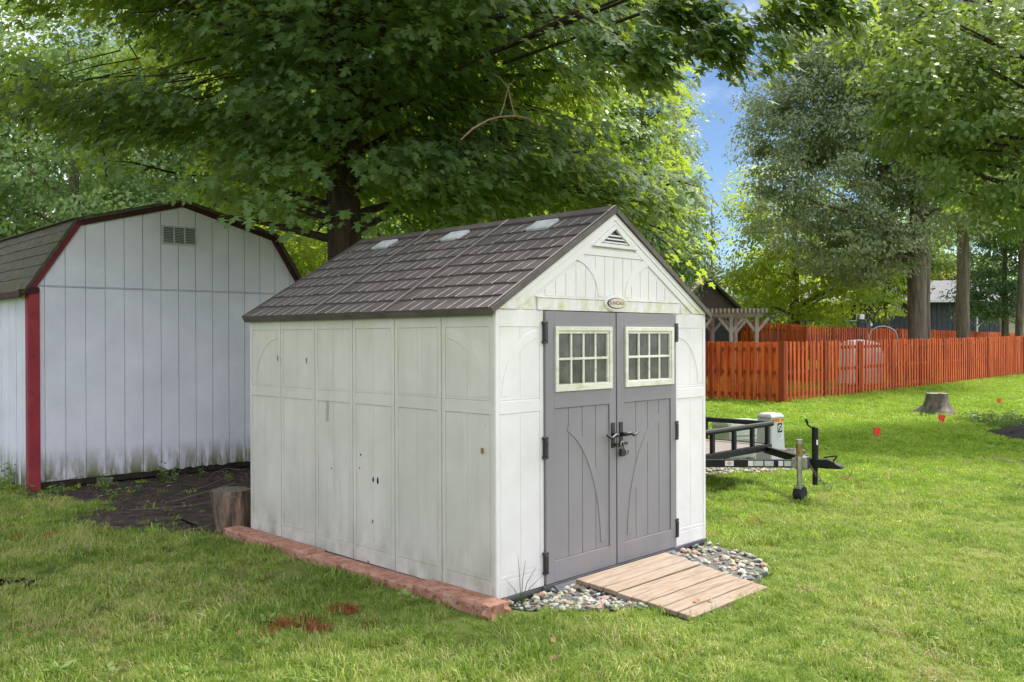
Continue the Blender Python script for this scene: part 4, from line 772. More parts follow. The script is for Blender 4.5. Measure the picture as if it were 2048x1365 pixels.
M_flag = surf('red_flag_plastic', [(.75, .03, .02), (.85, .05, .03)], rough=.5); M_flag2 = surf('orange_flag_plastic', [(.8, .14, .03), (.9, .2, .05)], rough=.5); M_wire = surf('flag_wire', [(.3, .3, .3), (.4, .4, .4)], rough=.4, metal=.8)
for px, py, h, w, mt, lb in ((1751, 892, .30, .13, M_flag, 'small red marker flag nearest the trailer'), (1881, 856, .26, .15, M_flag, 'small red marker flag just in front of the tree stump'), (1997, 812, .20, .14, M_flag2, 'small orange marker flag far right near the fence')):
    p = gp(px, py); f = thing('marker_flag', lb, 'marker flag', (p.x, p.y, gz(p.x, p.y)), .2, 'utility marker flags on the lawn'); sc = p.y / 15
    m = MB(); m.tube([(0, 0, -.02), (0, 0, h)], .004, 6); m.build('wire', M_wire, f)
    m = MB(); vs = []
    for i in range(5):
        for k in range(3): vs.append((-.2 * w + w * i / 4 * (1 - .15 * k), .018 * math.sin(i * 1.7 + k), h - k * .08 - .045 * (i / 4) ** 1.5 + .02 * k))
    m.add(vs, [(3 * i + k, 3 * i + k + 1, 3 * i + k + 4, 3 * i + k + 3) for i in range(4) for k in range(2)]); o = m.build('flag', mt, f, fix=False); md = o.modifiers.new('t', 'SOLIDIFY'); md.thickness = .002

# ------------------------------------------------------------------ yard beyond the fence
M_brown = surf('brown_lap_siding', [(.085, .068, .058), (.12, .098, .085)], rough=.8, scale=4, stretch=(1, 1, 6)); M_rroof = surf('pinkish_roof', [(.36, .25, .22), (.46, .34, .31)], rough=.9, scale=12); M_slate = surf('dark_slate_wall', [(.035, .036, .042), (.055, .056, .064)], rough=.8)
hY = 36.0; pk_ = at(1418, 556, hY); ev = at(1494, 628, hY); hw = ev.x - pk_.x; bh = thing('brown_house', 'brown lap sided gable end of a house behind the pergola', 'house', (pk_.x, hY, 0), 0)
zr, ze = pk_.z, ev.z; sl2 = (zr - ze) / hw
m = MB(); m.box(-hw + .25, hw - .30, .30, 6, 0, ze); m.build('wall', M_slate, bh)
nl = 11; lh = (zr - .08 - ze) / nl
for i in range(nl):
    z0 = ze + i * lh; h0 = (zr - .08 - z0) / sl2; h1 = max(.02, (zr - .08 - z0 - lh) / sl2); m = MB()
    m.hexa([(-h0, .26, z0), (h0, .26, z0), (h0, .34, z0), (-h0, .34, z0), (-h1, .285, z0 + lh), (h1, .285, z0 + lh), (h1, .34, z0 + lh), (-h1, .34, z0 + lh)]); m.build('siding_board', M_brown, bh)
for s in (-1, 1):
    m = MB(); m.bar((s * -.0, .0, zr + .02), (s * (hw + .05), .0, ze - .03), .05, .17, up=(0, 1, 0)); m.bar((0, .03, zr), (s * (hw + .02), .03, ze - .05), .05, .10); m.build('rake_board', surf('grey_brown_fascia', [(.11, .095, .085), (.16, .14, .125)], rough=.7), bh)
    m = MB(); d2 = Vector((s * hw, 0, ze - zr)); m.hexa([(0, .06, zr), (s * hw, .06, ze), (s * hw, 6.2, ze), (0, 6.2, zr), (0, .06, zr + .10), (s * hw, .06, ze + .10), (s * hw, 6.2, ze + .10), (0, 6.2, zr + .10)]); m.build('roof_slope', M_rroof, bh)
m = MB(); m.hexa([(-5, 1.2, ze), (-.2, 1.2, ze), (-.2, 3.2, zr + .1), (-5, 3.2, zr + .1), (-5, 1.2, ze + .12), (-.2, 1.2, ze + .12), (-.2, 3.2, zr + .22), (-5, 3.2, zr + .22)]); m.box(-5, -1.2, 1.5, 6, 0, ze); m.build('side_wing', M_rroof, bh)
dx_ = at(1427, 660, hY).x - pk_.x; m = MB(); m.box(dx_ - .12, dx_ + .12, .27, .31, .75, 2.55); m.build('door', surf('red_door', [(.25, .03, .02), (.32, .05, .03)], rough=.6), bh)
M_perg = surf('weathered_pergola_wood', [(.30, .255, .21), (.43, .375, .315)], rough=.85, scale=5, stretch=(3, 3, .6))
gY = 28.0; pA, pB = at(1400, 676, gY).x, at(1513, 676, gY).x; pm = at(1462, 676, gY).x; zt_ = at(1462, 626, gY).z; g0 = gz(0, gY)
pg = thing('pergola', 'weathered wooden pergola with diagonal braces behind the orange fence', 'pergola', (pm, gY, g0), 0); zt_ -= g0
for x, y in ((0, 0), (pB - pm, 0), (pA - pm, 0), (0, 2.6), (pB - pm, 2.6), (pA - pm, 2.6)):
    m = MB(); m.box(x - .055, x + .055, y - .055, y + .055, -.02, zt_ - .10); m.build('post', M_perg, pg)
    for s in (-1, 1):
        m = MB(); m.bar((x, y, zt_ - .62), (x + s * .38, y, zt_ - .16), .06, .09); m.build('brace', M_perg, pg)
for y in (0, 2.6):
    m = MB(); m.bar((pA - pm - .3, y, zt_ - .05), (pB - pm + .2, y, zt_ - .05), .06, .16); m.build('beam', M_perg, pg)
x = pA - pm - .2
while x < pB - pm + .25: m = MB(); m.bar((x, -.30, zt_ + .06), (x, 3.0, zt_ + .06), .05, .13); m.build('rafter', M_perg, pg); x += .13
M_wht = surf('white_cover_cloth', [(.74, .74, .76), (.82, .82, .83)], rough=.7, scale=3)
cvp = at(1722, 700, 29.5); cv = thing('draped_patio_table', 'white cloth draped over something bulky behind the near fence', 'covered table', (cvp.x, cvp.y, gz(cvp.x, cvp.y)))
m = MB(); vs = []; n = 28
for z, s in ((.15, 1.04), (.6, 1.0), (1.1, .97), (1.38, .94), (1.5, .84), (1.56, .6), (1.58, .2)):
    for i in range(n): a = 2 * PI * i / n; q = 1 + (.05 * math.sin(i * 2.9) if z < 1.2 else 0); c_, s_ = math.cos(a), math.sin(a); vs.append((.68 * s * q * math.copysign(abs(c_) ** .6, c_), .45 * s * q * math.copysign(abs(s_) ** .6, s_), z - .06 * max(0, c_) * (z > 1.3)))
m.add(vs, [(k * n + i, k * n + (i + 1) % n, (k + 1) * n + (i + 1) % n, (k + 1) * n + i) for k in range(6) for i in range(n)] + [tuple(range(6 * n, 7 * n))]); m.build('cover', M_wht, cv, smooth=True)
m = MB()
for x, y in ((-.5, -.3), (.5, -.3), (-.5, .3), (.5, .3)): m.tube([(x, y, 0), (x, y, .4)], .025, 8)
m.build('legs', M_black, cv)
hb = at(1766, 690, 30.5); hm = thing('arched_swing_frame', 'thin grey arched metal frame rising behind the near fence', 'swing frame', (hb.x, hb.y, gz(hb.x, hb.y)))
zz = lambda py: at(1766, py, 30.5).z - gz(hb.x, hb.y); xx = lambda px: at(px, 660, 30.5).x - hb.x
m = MB(); m.tube([(xx(1738), 0, 0), (xx(1738), 0, zz(672)), (xx(1744), 0, zz(660)), (xx(1756), 0, zz(654)), (xx(1768), 0, zz(653)), (xx(1780), 0, zz(656)), (xx(1790), 0, zz(663)), (xx(1794), 0, zz(672)), (xx(1794), 0, 0)], .028, 8); m.build('tube_frame', surf('grey_tube', [(.25, .25, .25), (.35, .35, .35)], rough=.4, metal=.5), hm, smooth=True)
lp = at(1725, 690, 31); lt = thing('floodlight_pole', 'thin pole with small box lights in front of the blue house', 'light pole', (lp.x, lp.y, gz(lp.x, lp.y))); zq = lambda py: at(1725, py, 31).z - gz(lp.x, lp.y)
m = MB(); m.tube([(0, 0, 0), (0, 0, zq(633))], .028, 8); m.build('pole', M_dkgrey, lt)
for dx_, py, s in ((-.03, 634, .09), (.17, 651, .10), (.28, 650, .05)): m = MB(); m.box(dx_ - s * .8, dx_ + s * .8, -.08, .04, zq(py) - s, zq(py) + s); m.build('lamp_box', M_lab if s < .1 else M_dkgrey, lt, bevel=.01)
m = MB(); m.bar((0, 0, zq(656)), (.28, 0, zq(654)), .03, .03); m.build('lamp_arm', M_dkgrey, lt)
# dark blue house
M_blue = surf('dark_blue_siding', [(.045, .052, .066), (.068, .076, .094)], rough=.75, scale=3); M_groof = surf('grey_shingle_roof', [(.11, .11, .12), (.16, .16, .17)], rough=.9, scale=3, bump=.4, bscale=25, bdist=.03); M_trimw = surf('white_trim', [(.62, .62, .62), (.72, .72, .72)], rough=.5)
hY = 58.0; h0, h1 = at(1600, 640, hY), at(2000, 606, hY); hw_ = thing('blue_house', 'long dark blue house with light grey roof behind the back fence', 'house', (h0.x, hY, gz(0, hY)), 0); Lh = h1.x - h0.x; He = h1.z - .1
m = MB(); m.box(0, Lh, .06, 9, -.1, He); m.build('wall', M_blue, hw_)
nb_ = int(Lh / .34)
wins = [(at(1690, 630, hY).x - h0.x, at(1712, 630, hY).x - h0.x, at(1700, 641, hY).z, at(1700, 610, hY).z), (at(1783, 630, hY).x - h0.x, at(1799, 630, hY).x - h0.x, at(1790, 629, hY).z, at(1790, 606, hY).z)]
for i in range(nb_):
    m = MB(); a = i * Lh / nb_; m.box(a + .015, a + Lh / nb_ - .015, .02, .06, -.05, He - .02); m.build('siding_board', M_blue, hw_)
M_gls = surf('dark_window_glass', [(.015, .018, .02), (.04, .045, .05)], rough=.12, scale=1, spec=.6)
for a0, a1, z0, z1 in wins:
    z0 -= gz(0, hY); z1 -= gz(0, hY); m = MB()
    for q in ((a0 - .06, a1 + .06, z0 - .06, z0), (a0 - .06, a1 + .06, z1, z1 + .06), (a0 - .06, a0, z0, z1), (a1, a1 + .06, z0, z1)): fb(m, ff, *q, -.02, .03)
    wf = m.build('window', M_trimw, hw_); m = MB(); fb(m, ff, a0, a1, z0, z1, -.019, -.005); m.build('pane', M_gls, wf)
m = MB(); rz_ = at(1900, 571, hY + 5).z; m.hexa([(-.4, -.55, He - .05), (Lh + .4, -.55, He - .05), (Lh + .4, 5, rz_), (-.4, 5, rz_), (-.4, -.55, He + .10), (Lh + .4, -.55, He + .10), (Lh + .4, 5, rz_ + .16), (-.4, 5, rz_ + .16)]); m.hexa([(-.4, 5, rz_), (Lh + .4, 5, rz_), (Lh + .4, 10.5, He - .05), (-.4, 10.5, He - .05), (-.4, 5, rz_ + .16), (Lh + .4, 5, rz_ + .16), (Lh + .4, 10.5, He + .1), (-.4, 10.5, He + .1)]); m.build('roof', M_groof, hw_)
m = MB(); m.box(-.4, Lh + .4, -.64, -.56, He - .06, He + .10); m.build('gutter', M_trimw, hw_)
dx_ = at(1946, 640, hY).x - h0.x; m = MB(); m.tube([(dx_, -.58, He - .05), (dx_, -.5, He - .3), (dx_, -.5, 0)], .06, 8); m.build('downspout', M_trimw, hw_); dx_ = at(1802, 580, hY).x - h0.x; m = MB(); m.tube([(dx_, 3, He + .6), (dx_, 3, rz_ + .55)], .06, 8); m.build('roof_pipe', M_trimw, hw_)
hY = 64.0; t0 = at(2008, 640, hY); th = thing('tan_house', 'tan house with dark roof partly seen at the far right edge', 'house', (t0.x, hY, gz(0, hY)))
m = MB(); m.box(0, 9, 0, 7, -.1, 3.3); m.build('wall', surf('tan_siding', [(.36, .33, .25), (.44, .41, .32)], rough=.8, scale=3), th); m = MB(); m.hexa([(-.5, -.6, 3.25), (9.5, -.6, 3.25), (9.5, 3.5, 5.0), (-.5, 3.5, 5.0), (-.5, -.6, 3.4), (9.5, -.6, 3.4), (9.5, 3.5, 5.16), (-.5, 3.5, 5.16)]); m.build('roof', M_groof, th)
m = MB(); m.box(1, 3.2, -.02, 0, .2, 2.2); m.build('garage_door', surf('garage_white', [(.5, .49, .45), (.58, .57, .53)], rough=.6), th)
# ------------------------------------------------------------------ trees
M_bark = surf('dark_maple_bark', [(.030, .021, .016), (.065, .046, .034), (.115, .085, .062)], rough=.95, scale=14, stretch=(1, 1, .14), bump=1, bscale=20, bstretch=(1, 1, .09), bdist=.05)
M_bark2 = surf('grey_oak_bark', [(.085, .068, .050), (.16, .13, .098), (.23, .195, .15)], rough=.95, scale=9, stretch=(1, 1, .14), bump=1, bscale=13, bstretch=(1, 1, .1), bdist=.06, stains=[dict(col=(.2, .2, .13), scale=2, lo=.55, hi=.75, amt=.4)])
L_maple = leafmat('maple_leaf', (.058, .108, .058), (.098, .165, .074), (.155, .225, .082), (.50, .64, .04), tf=.47, rough=.6, spec=.22)
L_light = leafmat('pale_green_leaf', (.10, .17, .05), (.17, .27, .085), (.27, .36, .13), (.40, .52, .12), tf=.4)
L_lmid = leafmat('soft_green_leaf', (.07, .13, .05), (.13, .22, .075), (.22, .31, .11), (.38, .52, .10), tf=.4)
L_bright = leafmat('bright_green_leaf', (.14, .25, .03), (.25, .38, .04), (.40, .47, .06), (.62, .70, .05), tf=.5)
L_oak = leafmat('grey_green_oak_leaf', (.13, .165, .095), (.23, .27, .15), (.35, .385, .24), (.46, .55, .17), tf=.38)
L_mid = leafmat('mid_green_leaf', (.06, .13, .03), (.12, .22, .05), (.20, .30, .07), (.42, .56, .07), tf=.42)
L_olive = leafmat('olive_green_leaf', (.06, .115, .030), (.11, .185, .042), (.18, .255, .062), (.36, .48, .06), tf=.40)
L_dark = leafmat('deep_green_leaf', (.045, .09, .045), (.08, .15, .07), (.13, .20, .09), (.3, .45, .12), tf=.35)
L_yel = leafmat('yellow_green_leaf', (.2, .24, .02), (.34, .36, .03), (.45, .42, .04), (.5, .5, .04), tf=.4)
def rsph(n): v = rng.normal(size=(n, 3)); return nrm(v)
def tree(name, label, base, trunk_h, trunk_r, crowns, leaf, n_clump, per, mat, bark=None, lean=(0, 0), clr=.9, flat=.45, tmpl=(OVAL, OVAL_T), group=None, limbs=14, keep=None, spread=.4, top_r=.25):
    bark = bark or M_bark2; bx, by = base; bz = gz(bx, by); t = thing(name, label, 'tree' if name != 'shrub' else 'shrub', (bx, by, bz), 0, group)
    m = MB(); k = 9; pts = [(lean[0] * i / k + random.uniform(-.03, .03), lean[1] * i / k, -.1 + (trunk_h + .1) * i / k) for i in range(k + 1)]; rad = [trunk_r * (1.08 if i == 0 else 1 - (1 - top_r) * (i / k) ** 1.2) for i in range(k + 1)]
    m.tube(pts, rad, 16, wob=.04); m.build('trunk', bark, t, smooth=True)
    vol = np.array([c[3] * c[4] * c[5] for c in crowns]) ** .67; ids = rng.choice(len(crowns), n_clump, p=vol / vol.sum()); Cr = np.array(crowns)[ids]
    rr = (.35 + .65 * rng.uniform(0, 1, n_clump) ** .55)[:, None]; C = Cr[:, :3] + rsph(n_clump) * Cr[:, 3:] * rr; C[:, 2] = np.maximum(C[:, 2], min(.6, .12 * trunk_h))
    if keep is not None: g = keep(C + np.array([bx, by, bz])); C = C[g]; Cr = Cr[g]
    n_clump = len(C); cs = clr * rng.uniform(.6, 1.3, n_clump)
    out = nrm((C - Cr[:, :3]) / Cr[:, 3:])
    idx = np.repeat(np.arange(n_clump), per); N = len(idx); off = rsph(N) * (rng.uniform(0, 1, (N, 1)) ** .45) * np.array([1, 1, flat]); P = C[idx] + off * cs[idx][:, None]
    P[:, 2] -= .25 * cs[idx] * (off[:, 0] ** 2 + off[:, 1] ** 2)
    nv = out[idx] * .55 + np.array([0, 0, .75]) + off * .3 + rng.normal(0, spread, (N, 3)); dv = out[idx] * .8 + np.array([0, 0, -.6]) + rng.normal(0, .6, (N, 3))
    sz = leaf * rng.uniform(.7, 1.3, N); vr = np.clip(.5 + rng.normal(0, .20, n_clump)[idx] + rng.normal(0, .17, N), 0, 1)
    leaves('crown', P, nv, dv, sz, vr, *tmpl, mat, t)
    m = MB(); sel = rng.choice(n_clump, min(limbs, n_clump), replace=False)
    for i in sel:
        e = Vector(C[i]); h = min(trunk_h * .97, max(trunk_h * .3, e.z - abs(math.hypot(e.x, e.y)) * random.uniform(.2, .6))); s = Vector((lean[0] * h / trunk_h, lean[1] * h / trunk_h, h)); md = s.lerp(e, .5) + Vector((random.uniform(-.3, .3), random.uniform(-.3, .3), .25))
        r = max(.02, trunk_r * .32 * (1 - .6 * h / trunk_h)); m.tube([s, s.lerp(md, .5) + Vector((0, 0, .1)), md, md.lerp(e, .5), e], [r, r * .8, r * .55, r * .35, r * .15], 6)
    if sel.size: tag(m.build('limbs', bark, t, smooth=True), kind='stuff')
    return t
skygap = [(1395, -80), (1400, 100), (1385, 330), (1420, 560), (1452, 560), (1478, 290), (1500, 190), (1540, 60), (1500, -80)]
def clear(P, grow=0):
    x, y, d = proj(P); return ~inpoly(x, y, skygap) & ~(inpoly(x, y, [(1366, 560), (1418, 535), (1505, 600), (1505, 690), (1366, 690)]) & (d < 38))
# -- the big maple
MX, MY = at(690, 480, 11.5).x, 11.5
mp_ = thing('maple_tree', 'large dark maple overhanging both sheds with layered drooping leaves', 'tree', (MX, MY, 0))
m = MB(); tp = [(0, .0, -.1), (0, 0, .5), (.0, 0, 1.6), (.0, 0, 3), (-.04, 0, 4.5), (-.06, .0, 6.2), (-.02, 0, 8), (.1, 0, 10), (.15, 0, 12)]; m.tube(tp, [.34, .25, .222, .212, .20, .185, .16, .11, .05], 26, wob=.035); m.build('trunk', M_bark, mp_, smooth=True)
env = np.array([(-300, 300), (0, 330), (120, 300), (230, 385), (330, 372), (420, 415), (500, 455), (600, 452), (700, 430), (850, 462), (1000, 462), (1180, 425), (1280, 455), (1345, 520), (1395, 560), (1415, 560), (1425, 60), (1460, -30), (2000, -60)], float)
holes = [[(105, 60), (170, 40), (245, 75), (225, 165), (130, 170)], [(-80, 235), (40, 215), (140, 275), (110, 420), (-80, 420)], [(230, 290), (300, 265), (420, 280), (440, 350), (330, 372), (230, 340)], [(1190, 190), (1280, 180), (1330, 300), (1220, 330)]]
def mkeep(P, jit=0):
    x, y, d = proj(P)
    if jit: x = x + rng.normal(0, jit, len(x)); y = y + rng.normal(0, jit, len(y))
    lim = np.interp(x, env[:, 0], env[:, 1]); ok = (y < lim - 8) & ~inpoly(x, y, [(1378, 160), (1412, 170), (1420, 470), (1395, 330), (1370, 240)])
    for h_ in holes: ok &= ~inpoly(x, y, h_)
    ok &= d > 6.9
    front = (x > 640) & (x < 726) & ((y < 215) | (y > 425)) & (d < 11.4); ok &= ~(front & (np.modf(np.abs(x * 12.9898 + y * 78.233) * 43.7585)[0] < .6))
    return ok & ~inpoly(x, y, [(1390, 90), (1500, 145), (1530, 110), (1520, 420), (1425, 420), (1425, 300)])
limbm = MB(); sprC = []; sprD = []; sprS = []
ga = 2.39996
for i in range(68):
    z0 = 2.7 + 7.0 * (i / 68) ** 1.15; az = i * ga + random.uniform(-.25, .25); Lh_ = random.uniform(4.2, 6.3) * (1 - .25 * i / 68); rise = random.uniform(.12, .42) if z0 > 3.4 else random.uniform(.02, .22); droop = random.uniform(.20, .42)
    dv = Vector((math.cos(az), math.sin(az), 0)); sd = Vector((-dv.y, dv.x, 0)); wv = random.uniform(-.8, .8); pts = []
    for k in range(9):
        t = k / 8; pts.append(Vector((0, 0, z0)) + dv * (Lh_ * t) + sd * (wv * t * t) + Vector((0, 0, Lh_ * (rise * t * 2 - droop * 1.35 * t * t * t - .0))))
    vis = mkeep(np.array([tuple(q) for q in pts]) + np.array([MX, MY, .25])); kk = 1
    while kk < 9 and vis[kk]: kk += 1
    if kk > 2: limbm.tube(pts[:kk], [(.058 - .022 * i / 68) * (1 - .88 * (k / 8) ** .8) * (.25 if k == kk - 1 else 1) for k in range(kk)], 7)
    for k in range(2, 17):
        t = k / 16; f = t * 8; a = min(int(f), 7); p = pts[a].lerp(pts[a + 1], f - a)
        for s in (-1, 1):
            bl = random.uniform(.5, 1.7) * (1.1 - .55 * t); d2 = (dv * random.uniform(.45, .9) + sd * s).normalized(); e = p + d2 * bl + Vector((0, 0, random.uniform(-.30, .12)))
            ok = mkeep(np.array([e]) + np.array([MX, MY, 0]))[0]
            if not ok: continue
            if random.random() < .45: limbm.tube([p, p.lerp(e, .5) + Vector((0, 0, .05)), e], [.014, .010, .004], 4)
            sprC.append(e); sprD.append(d2); sprS.append(random.uniform(.38, .62))
            if bl > .9: sprC.append(p.lerp(e, .5)); sprD.append(d2); sprS.append(random.uniform(.35, .5))
    if mkeep(np.array([pts[8]]) + np.array([MX, MY, 0]))[0]: sprC.append(pts[8]); sprD.append(dv); sprS.append(.6)
nfree = len(sprC)                                              # boughs reaching forward over the lawn at the right
for line in (((1290, 20, 7.8), (1400, 50, 7.4), (1530, 125, 7.0)), ((1320, 0, 7.6), (1390, 30, 7.3), (1450, 100, 7.1)), ((1530, -25, 7.0), (1610, 0, 6.8), (1700, 18, 6.5)), ((1150, 60, 7.9), (1260, 110, 7.5), (1345, 110, 7.3))):
    q = [at(*a) - Vector((MX, MY, 0)) for a in line]; s0 = q[0] + (Vector((0, 0, q[0].z + .2)) - q[0]) * .5
    limbm.tube([s0, q[0] + Vector((0, 0, .15)), q[1] + Vector((0, 0, .12)), q[2]], [.016, .014, .009, .003], 6)
    for k in range(13):
        t = k / 12 * 2; a = min(int(t), 1); p_ = q[a].lerp(q[a + 1], t - a); d_ = (q[2] - q[0]); d_.z = 0; d_.normalize(); sprC.append(p_ + Vector((random.uniform(-.15, .15), random.uniform(-.3, .3), random.uniform(-.12, .1)))); sprD.append(d_); sprS.append(random.uniform(.11, .18))
for c_ in range(200):                                          # low drooping skirt of the crown, right and left of the trunk
    px_ = random.uniform(735, 1335) if c_ < 125 else random.uniform(50, 630); py_ = random.uniform(215 if c_ < 125 else 140, np.interp(px_, env[:, 0], env[:, 1]) - 30); Yd = random.uniform(9.2, 12.2)
    if any(inpoly(np.array([px_]), np.array([py_]), h_)[0] for h_ in holes): continue
    e = at(px_, py_, Yd) - Vector((MX, MY, 0)); d2 = Vector((e.x, e.y, 0)).normalized(); sprC.append(e); sprD.append(d2); sprS.append(random.uniform(.30, .48))
    if random.random() < .5: limbm.tube([Vector((e.x * .72, e.y * .72, e.z + .30)), Vector((e.x * .88, e.y * .88, e.z + .16)), e], [.009, .007, .003], 4)
tag(limbm.build('limbs', M_bark, mp_, smooth=True), kind='stuff')
C = np.array([tuple(c) for c in sprC]); Dm = np.array([tuple(c) for c in sprD]); Sp = np.array(sprS); print('sprays', len(C))
per = 46; idx = np.repeat(np.arange(len(C)), per); N = len(idx); side = np.cross(Dm, (0, 0, 1.0)); la = rng.uniform(-1, 1, N); lb = rng.uniform(-1, 1, N); k = la ** 2 + lb ** 2; sc_ = Sp[idx]
P = C[idx] + Dm[idx] * (la * sc_ * 1.05)[:, None] + side[idx] * (lb * sc_ * .75)[:, None]; P[:, 2] += rng.normal(0, .05, N) - .30 * sc_ * k
outw = nrm(C * np.array([1, 1, 0]) + 1e-6); tilt = rng.uniform(.25, 1.1, N)[:, None]
nv = np.array([0, 0, .8]) + outw[idx] * tilt + rng.normal(0, .28, (N, 3)); dv_ = outw[idx] * .7 + Dm[idx] * .5 + np.array([0, 0, -.9]) + rng.normal(0, .4, (N, 3))
keepm = mkeep(P + np.array([MX, MY, 0]) - np.array([0, 0, .10]), 26) | (idx >= nfree); qx, qy, qd = proj(P + np.array([MX, MY, 0])); inv = (qy > -120) & (qx > -160) & (qx < 2210)
keepm &= inv | (rng.uniform(0, 1, N) < .3); P, nv, dv_, idx, inv = P[keepm], nv[keepm], dv_[keepm], idx[keepm], inv[keepm]; N = len(P); print('maple leaves', N)
leaves('crown', P, nv, dv_, .112 * rng.uniform(.55, 1.3, N) * np.where(inv, 1, 1.7), np.clip(.42 + rng.normal(0, .15, len(C))[idx] + rng.normal(0, .15, N), 0, 1), MAPLE, MAPLE_T, L_maple, mp_)
db = thing('dead_branch', 'bare pale dead branch caught in the maple leaves above the shed', 'branch', at(965, 265, 8.6)); b0 = at(965, 265, 8.6)
m = MB(); w = lambda px, py, dy=0: at(px, py, 8.6 + dy) - b0
m.tube([w(922, 280, -.1), w(945, 258, -.05), w(975, 241), w(1000, 234), (w(1030, 232)), w(1055, 237, .1), w(1085, 258, .2)], [.007, .011, .010, .009, .008, .006, .003], 7)
m.tube([w(1000, 234), w(1008, 210, .05), w(1014, 185, .1), w(1020, 168, .1), w(1030, 161, .1)], [.006, .006, .005, .004, .003], 6); m.tube([w(1030, 232), w(1022, 205, .05), w(1017, 178, .1), w(1000, 155, .1), w(975, 145, .2)], [.006, .005, .004, .003, .002], 6); m.build('bough', surf('bleached_dead_wood', [(.24, .15, .10), (.36, .25, .18)], rough=.9, scale=30), db, smooth=True)

def X(px, Y): return (px - 1024) / FPX * Y
def Z(py, Y): return CAMH + (675.5 - py) * Y / FPX
T = tree
T('background_tree', 'pale sunlit green tree behind the grey barn at far left', (X(150, 25), 25), 9, .25, [(0, 0, 6.6, 5.2, 4, 5.0), (-3, 0, 4, 3.5, 3, 3), (2.6, 0, 4.5, 2.8, 3, 3), (4.2, .5, 8.5, 3.4, 3, 4), (-2, 1, 9.5, 4, 3, 3)], .16, 820, 85, L_lmid, clr=.85)
T('background_tree', 'tall pale green tree behind the maple trunk, left of it', (X(430, 34), 34), 13, .3, [(0, 0, 8, 6, 4, 7.5)], .21, 560, 75, L_light, clr=1.0)
T('shrub', 'bright yellow green bush between the barn and the white shed', (X(608, 15.6), 15.6), 2.2, .06, [(0, 0, 2.1, 1.5, 1.3, 1.7), (-.4, .3, 3.1, 1.1, 1.0, 1.0)], .085, 190, 85, L_bright, clr=.5, limbs=6)
T('background_tree', 'leafy green tree deep behind the maple, above the shed roof', (X(830, 27), 27), 9, .25, [(0, 0, 7, 5.0, 3.5, 6.6), (3.4, 0, 6, 3.4, 3, 5.5)], .19, 560, 75, L_mid, clr=.95)
T('background_tree', 'medium green tree behind the shed ridge', (X(1110, 30), 30), 11, .25, [(0, 0, 7, 4.2, 3.5, 7)], .18, 460, 75, L_mid, clr=.95)
T('background_tree', 'light green tree left of the strip of blue sky', (X(1285, 30), 30), 10, .25, [(0, 0, 6.5, 2.1, 2.5, 4.8), (.3, 0, 3.6, 2.1, 2, 2.6)], .15, 330, 80, L_light, clr=.75, keep=clear)
T('background_tree', 'tall blue green tree edging the left side of the blue sky', (X(1350, 40), 40), 13, .28, [(0, 0, 8.6, 1.7, 2, 4.6), (-.8, 0, 5, 2.0, 2, 3.0), (.6, 0, 4.0, 1.2, 2, 2.2)], .17, 220, 75, L_oak, clr=.8, keep=clear)
T('sapling', 'thin sparse sapling standing against the blue sky gap', (X(1424, 42), 42), 7.6, .09, [(0, 0, 6.0, .9, .8, 1.8), (-.2, 0, 4, 1.1, .8, 1.2)], .12, 34, 20, L_yel, clr=.45, limbs=22)
T('background_tree', 'bright green layered maple behind the orange back fence', (X(1590, 41), 41), 8.5, .28, [(0, 0, 6.0, 4.4, 3.6, 4.0), (-1.9, -.3, 6.6, 1.9, 2.4, 3.6), (1.2, 0, 3.8, 4.2, 3, 2.0)], .17, 360, 80, L_bright, clr=.95, flat=.28, keep=clear)
T('oak_tree', 'tall grey green oak with thick straight trunk rising behind the fence', (X(1836, 33), 33), 15, .345, [(-2.9, 0, 7.9, 3.5, 3.2, 4.4), (-1.6, 0, 10.6, 4.0, 3.2, 3.2), (-2.0, -.4, 5.2, 2.2, 2, 1.6), (1.4, 0, 9, 3.2, 3, 4), (-2.2, 0, 13.6, 4.2, 3.2, 3.0), (-4.6, 0, 9.5, 2.0, 2, 3.2), (1.5, .5, 13.5, 4, 3, 3)], .145, 1500, 80, L_oak, clr=.75, limbs=60, keep=clear, spread=.55, top_r=.5, tmpl=(OVAL, OVAL_T))
T('background_tree', 'second straight grey trunk right of the oak behind the fence', (X(1926, 43), 43), 15, .32, [(0, 0, 12, 5, 3, 5.5), (2, 0, 8.5, 4, 3, 2.5), (1, 0, 17, 5, 3, 3)], .2, 420, 60, L_mid, clr=1.1, top_r=.6)
T('background_tree', 'slim dark trunked tree close behind the oak trunk', (X(1852, 38), 38), 14, .20, [(0, 0, 11, 3, 3, 4)], .2, 140, 60, L_mid, clr=1.0, top_r=.6)
T('background_tree', 'dark drooping evergreen tree near the tan house at right', (X(2010, 48), 48), 9, .2, [(0, 0, 5.6, 2.6, 2.4, 3.4), (-1.2, -.5, 3.6, 1.8, 1.5, 1.2), (1.5, 0, 8, 2.4, 2, 3)], .17, 330, 75, L_dark, clr=.9, flat=.3)
T('background_tree', 'leaning thin trunked tree at the far right edge behind the fence', (X(2036, 45), 45), 12, .2, [(0, 0, 10, 3.2, 3, 4)], .2, 160, 60, L_dark, clr=1.0, top_r=.6, lean=(.5, 0))
T('background_tree', 'small dark green tree in front of the blue house wall', (X(1772, 50), 50), 7, .3, [(-.5, -.5, 5.2, 3.0, 2, 1.7), (1, 0, 6.8, 3, 2.5, 2.2)], .18, 250, 75, L_mid, clr=.9, flat=.35)
T('background_tree', 'yellow leaved tree glowing between the two straight trunks', (X(1895, 75), 75), 7, .2, [(0, 0, 6.0, 1.5, 1.5, 1.3)], .25, 50, 60, L_yel, clr=.9)
def rkeep(P):
    x, y, d = proj(P); lim = np.interp(x, [1600, 1690, 1730, 1800, 1880, 1960, 2100], [-100, 130, 270, 330, 380, 420, 450]); return (y < lim)
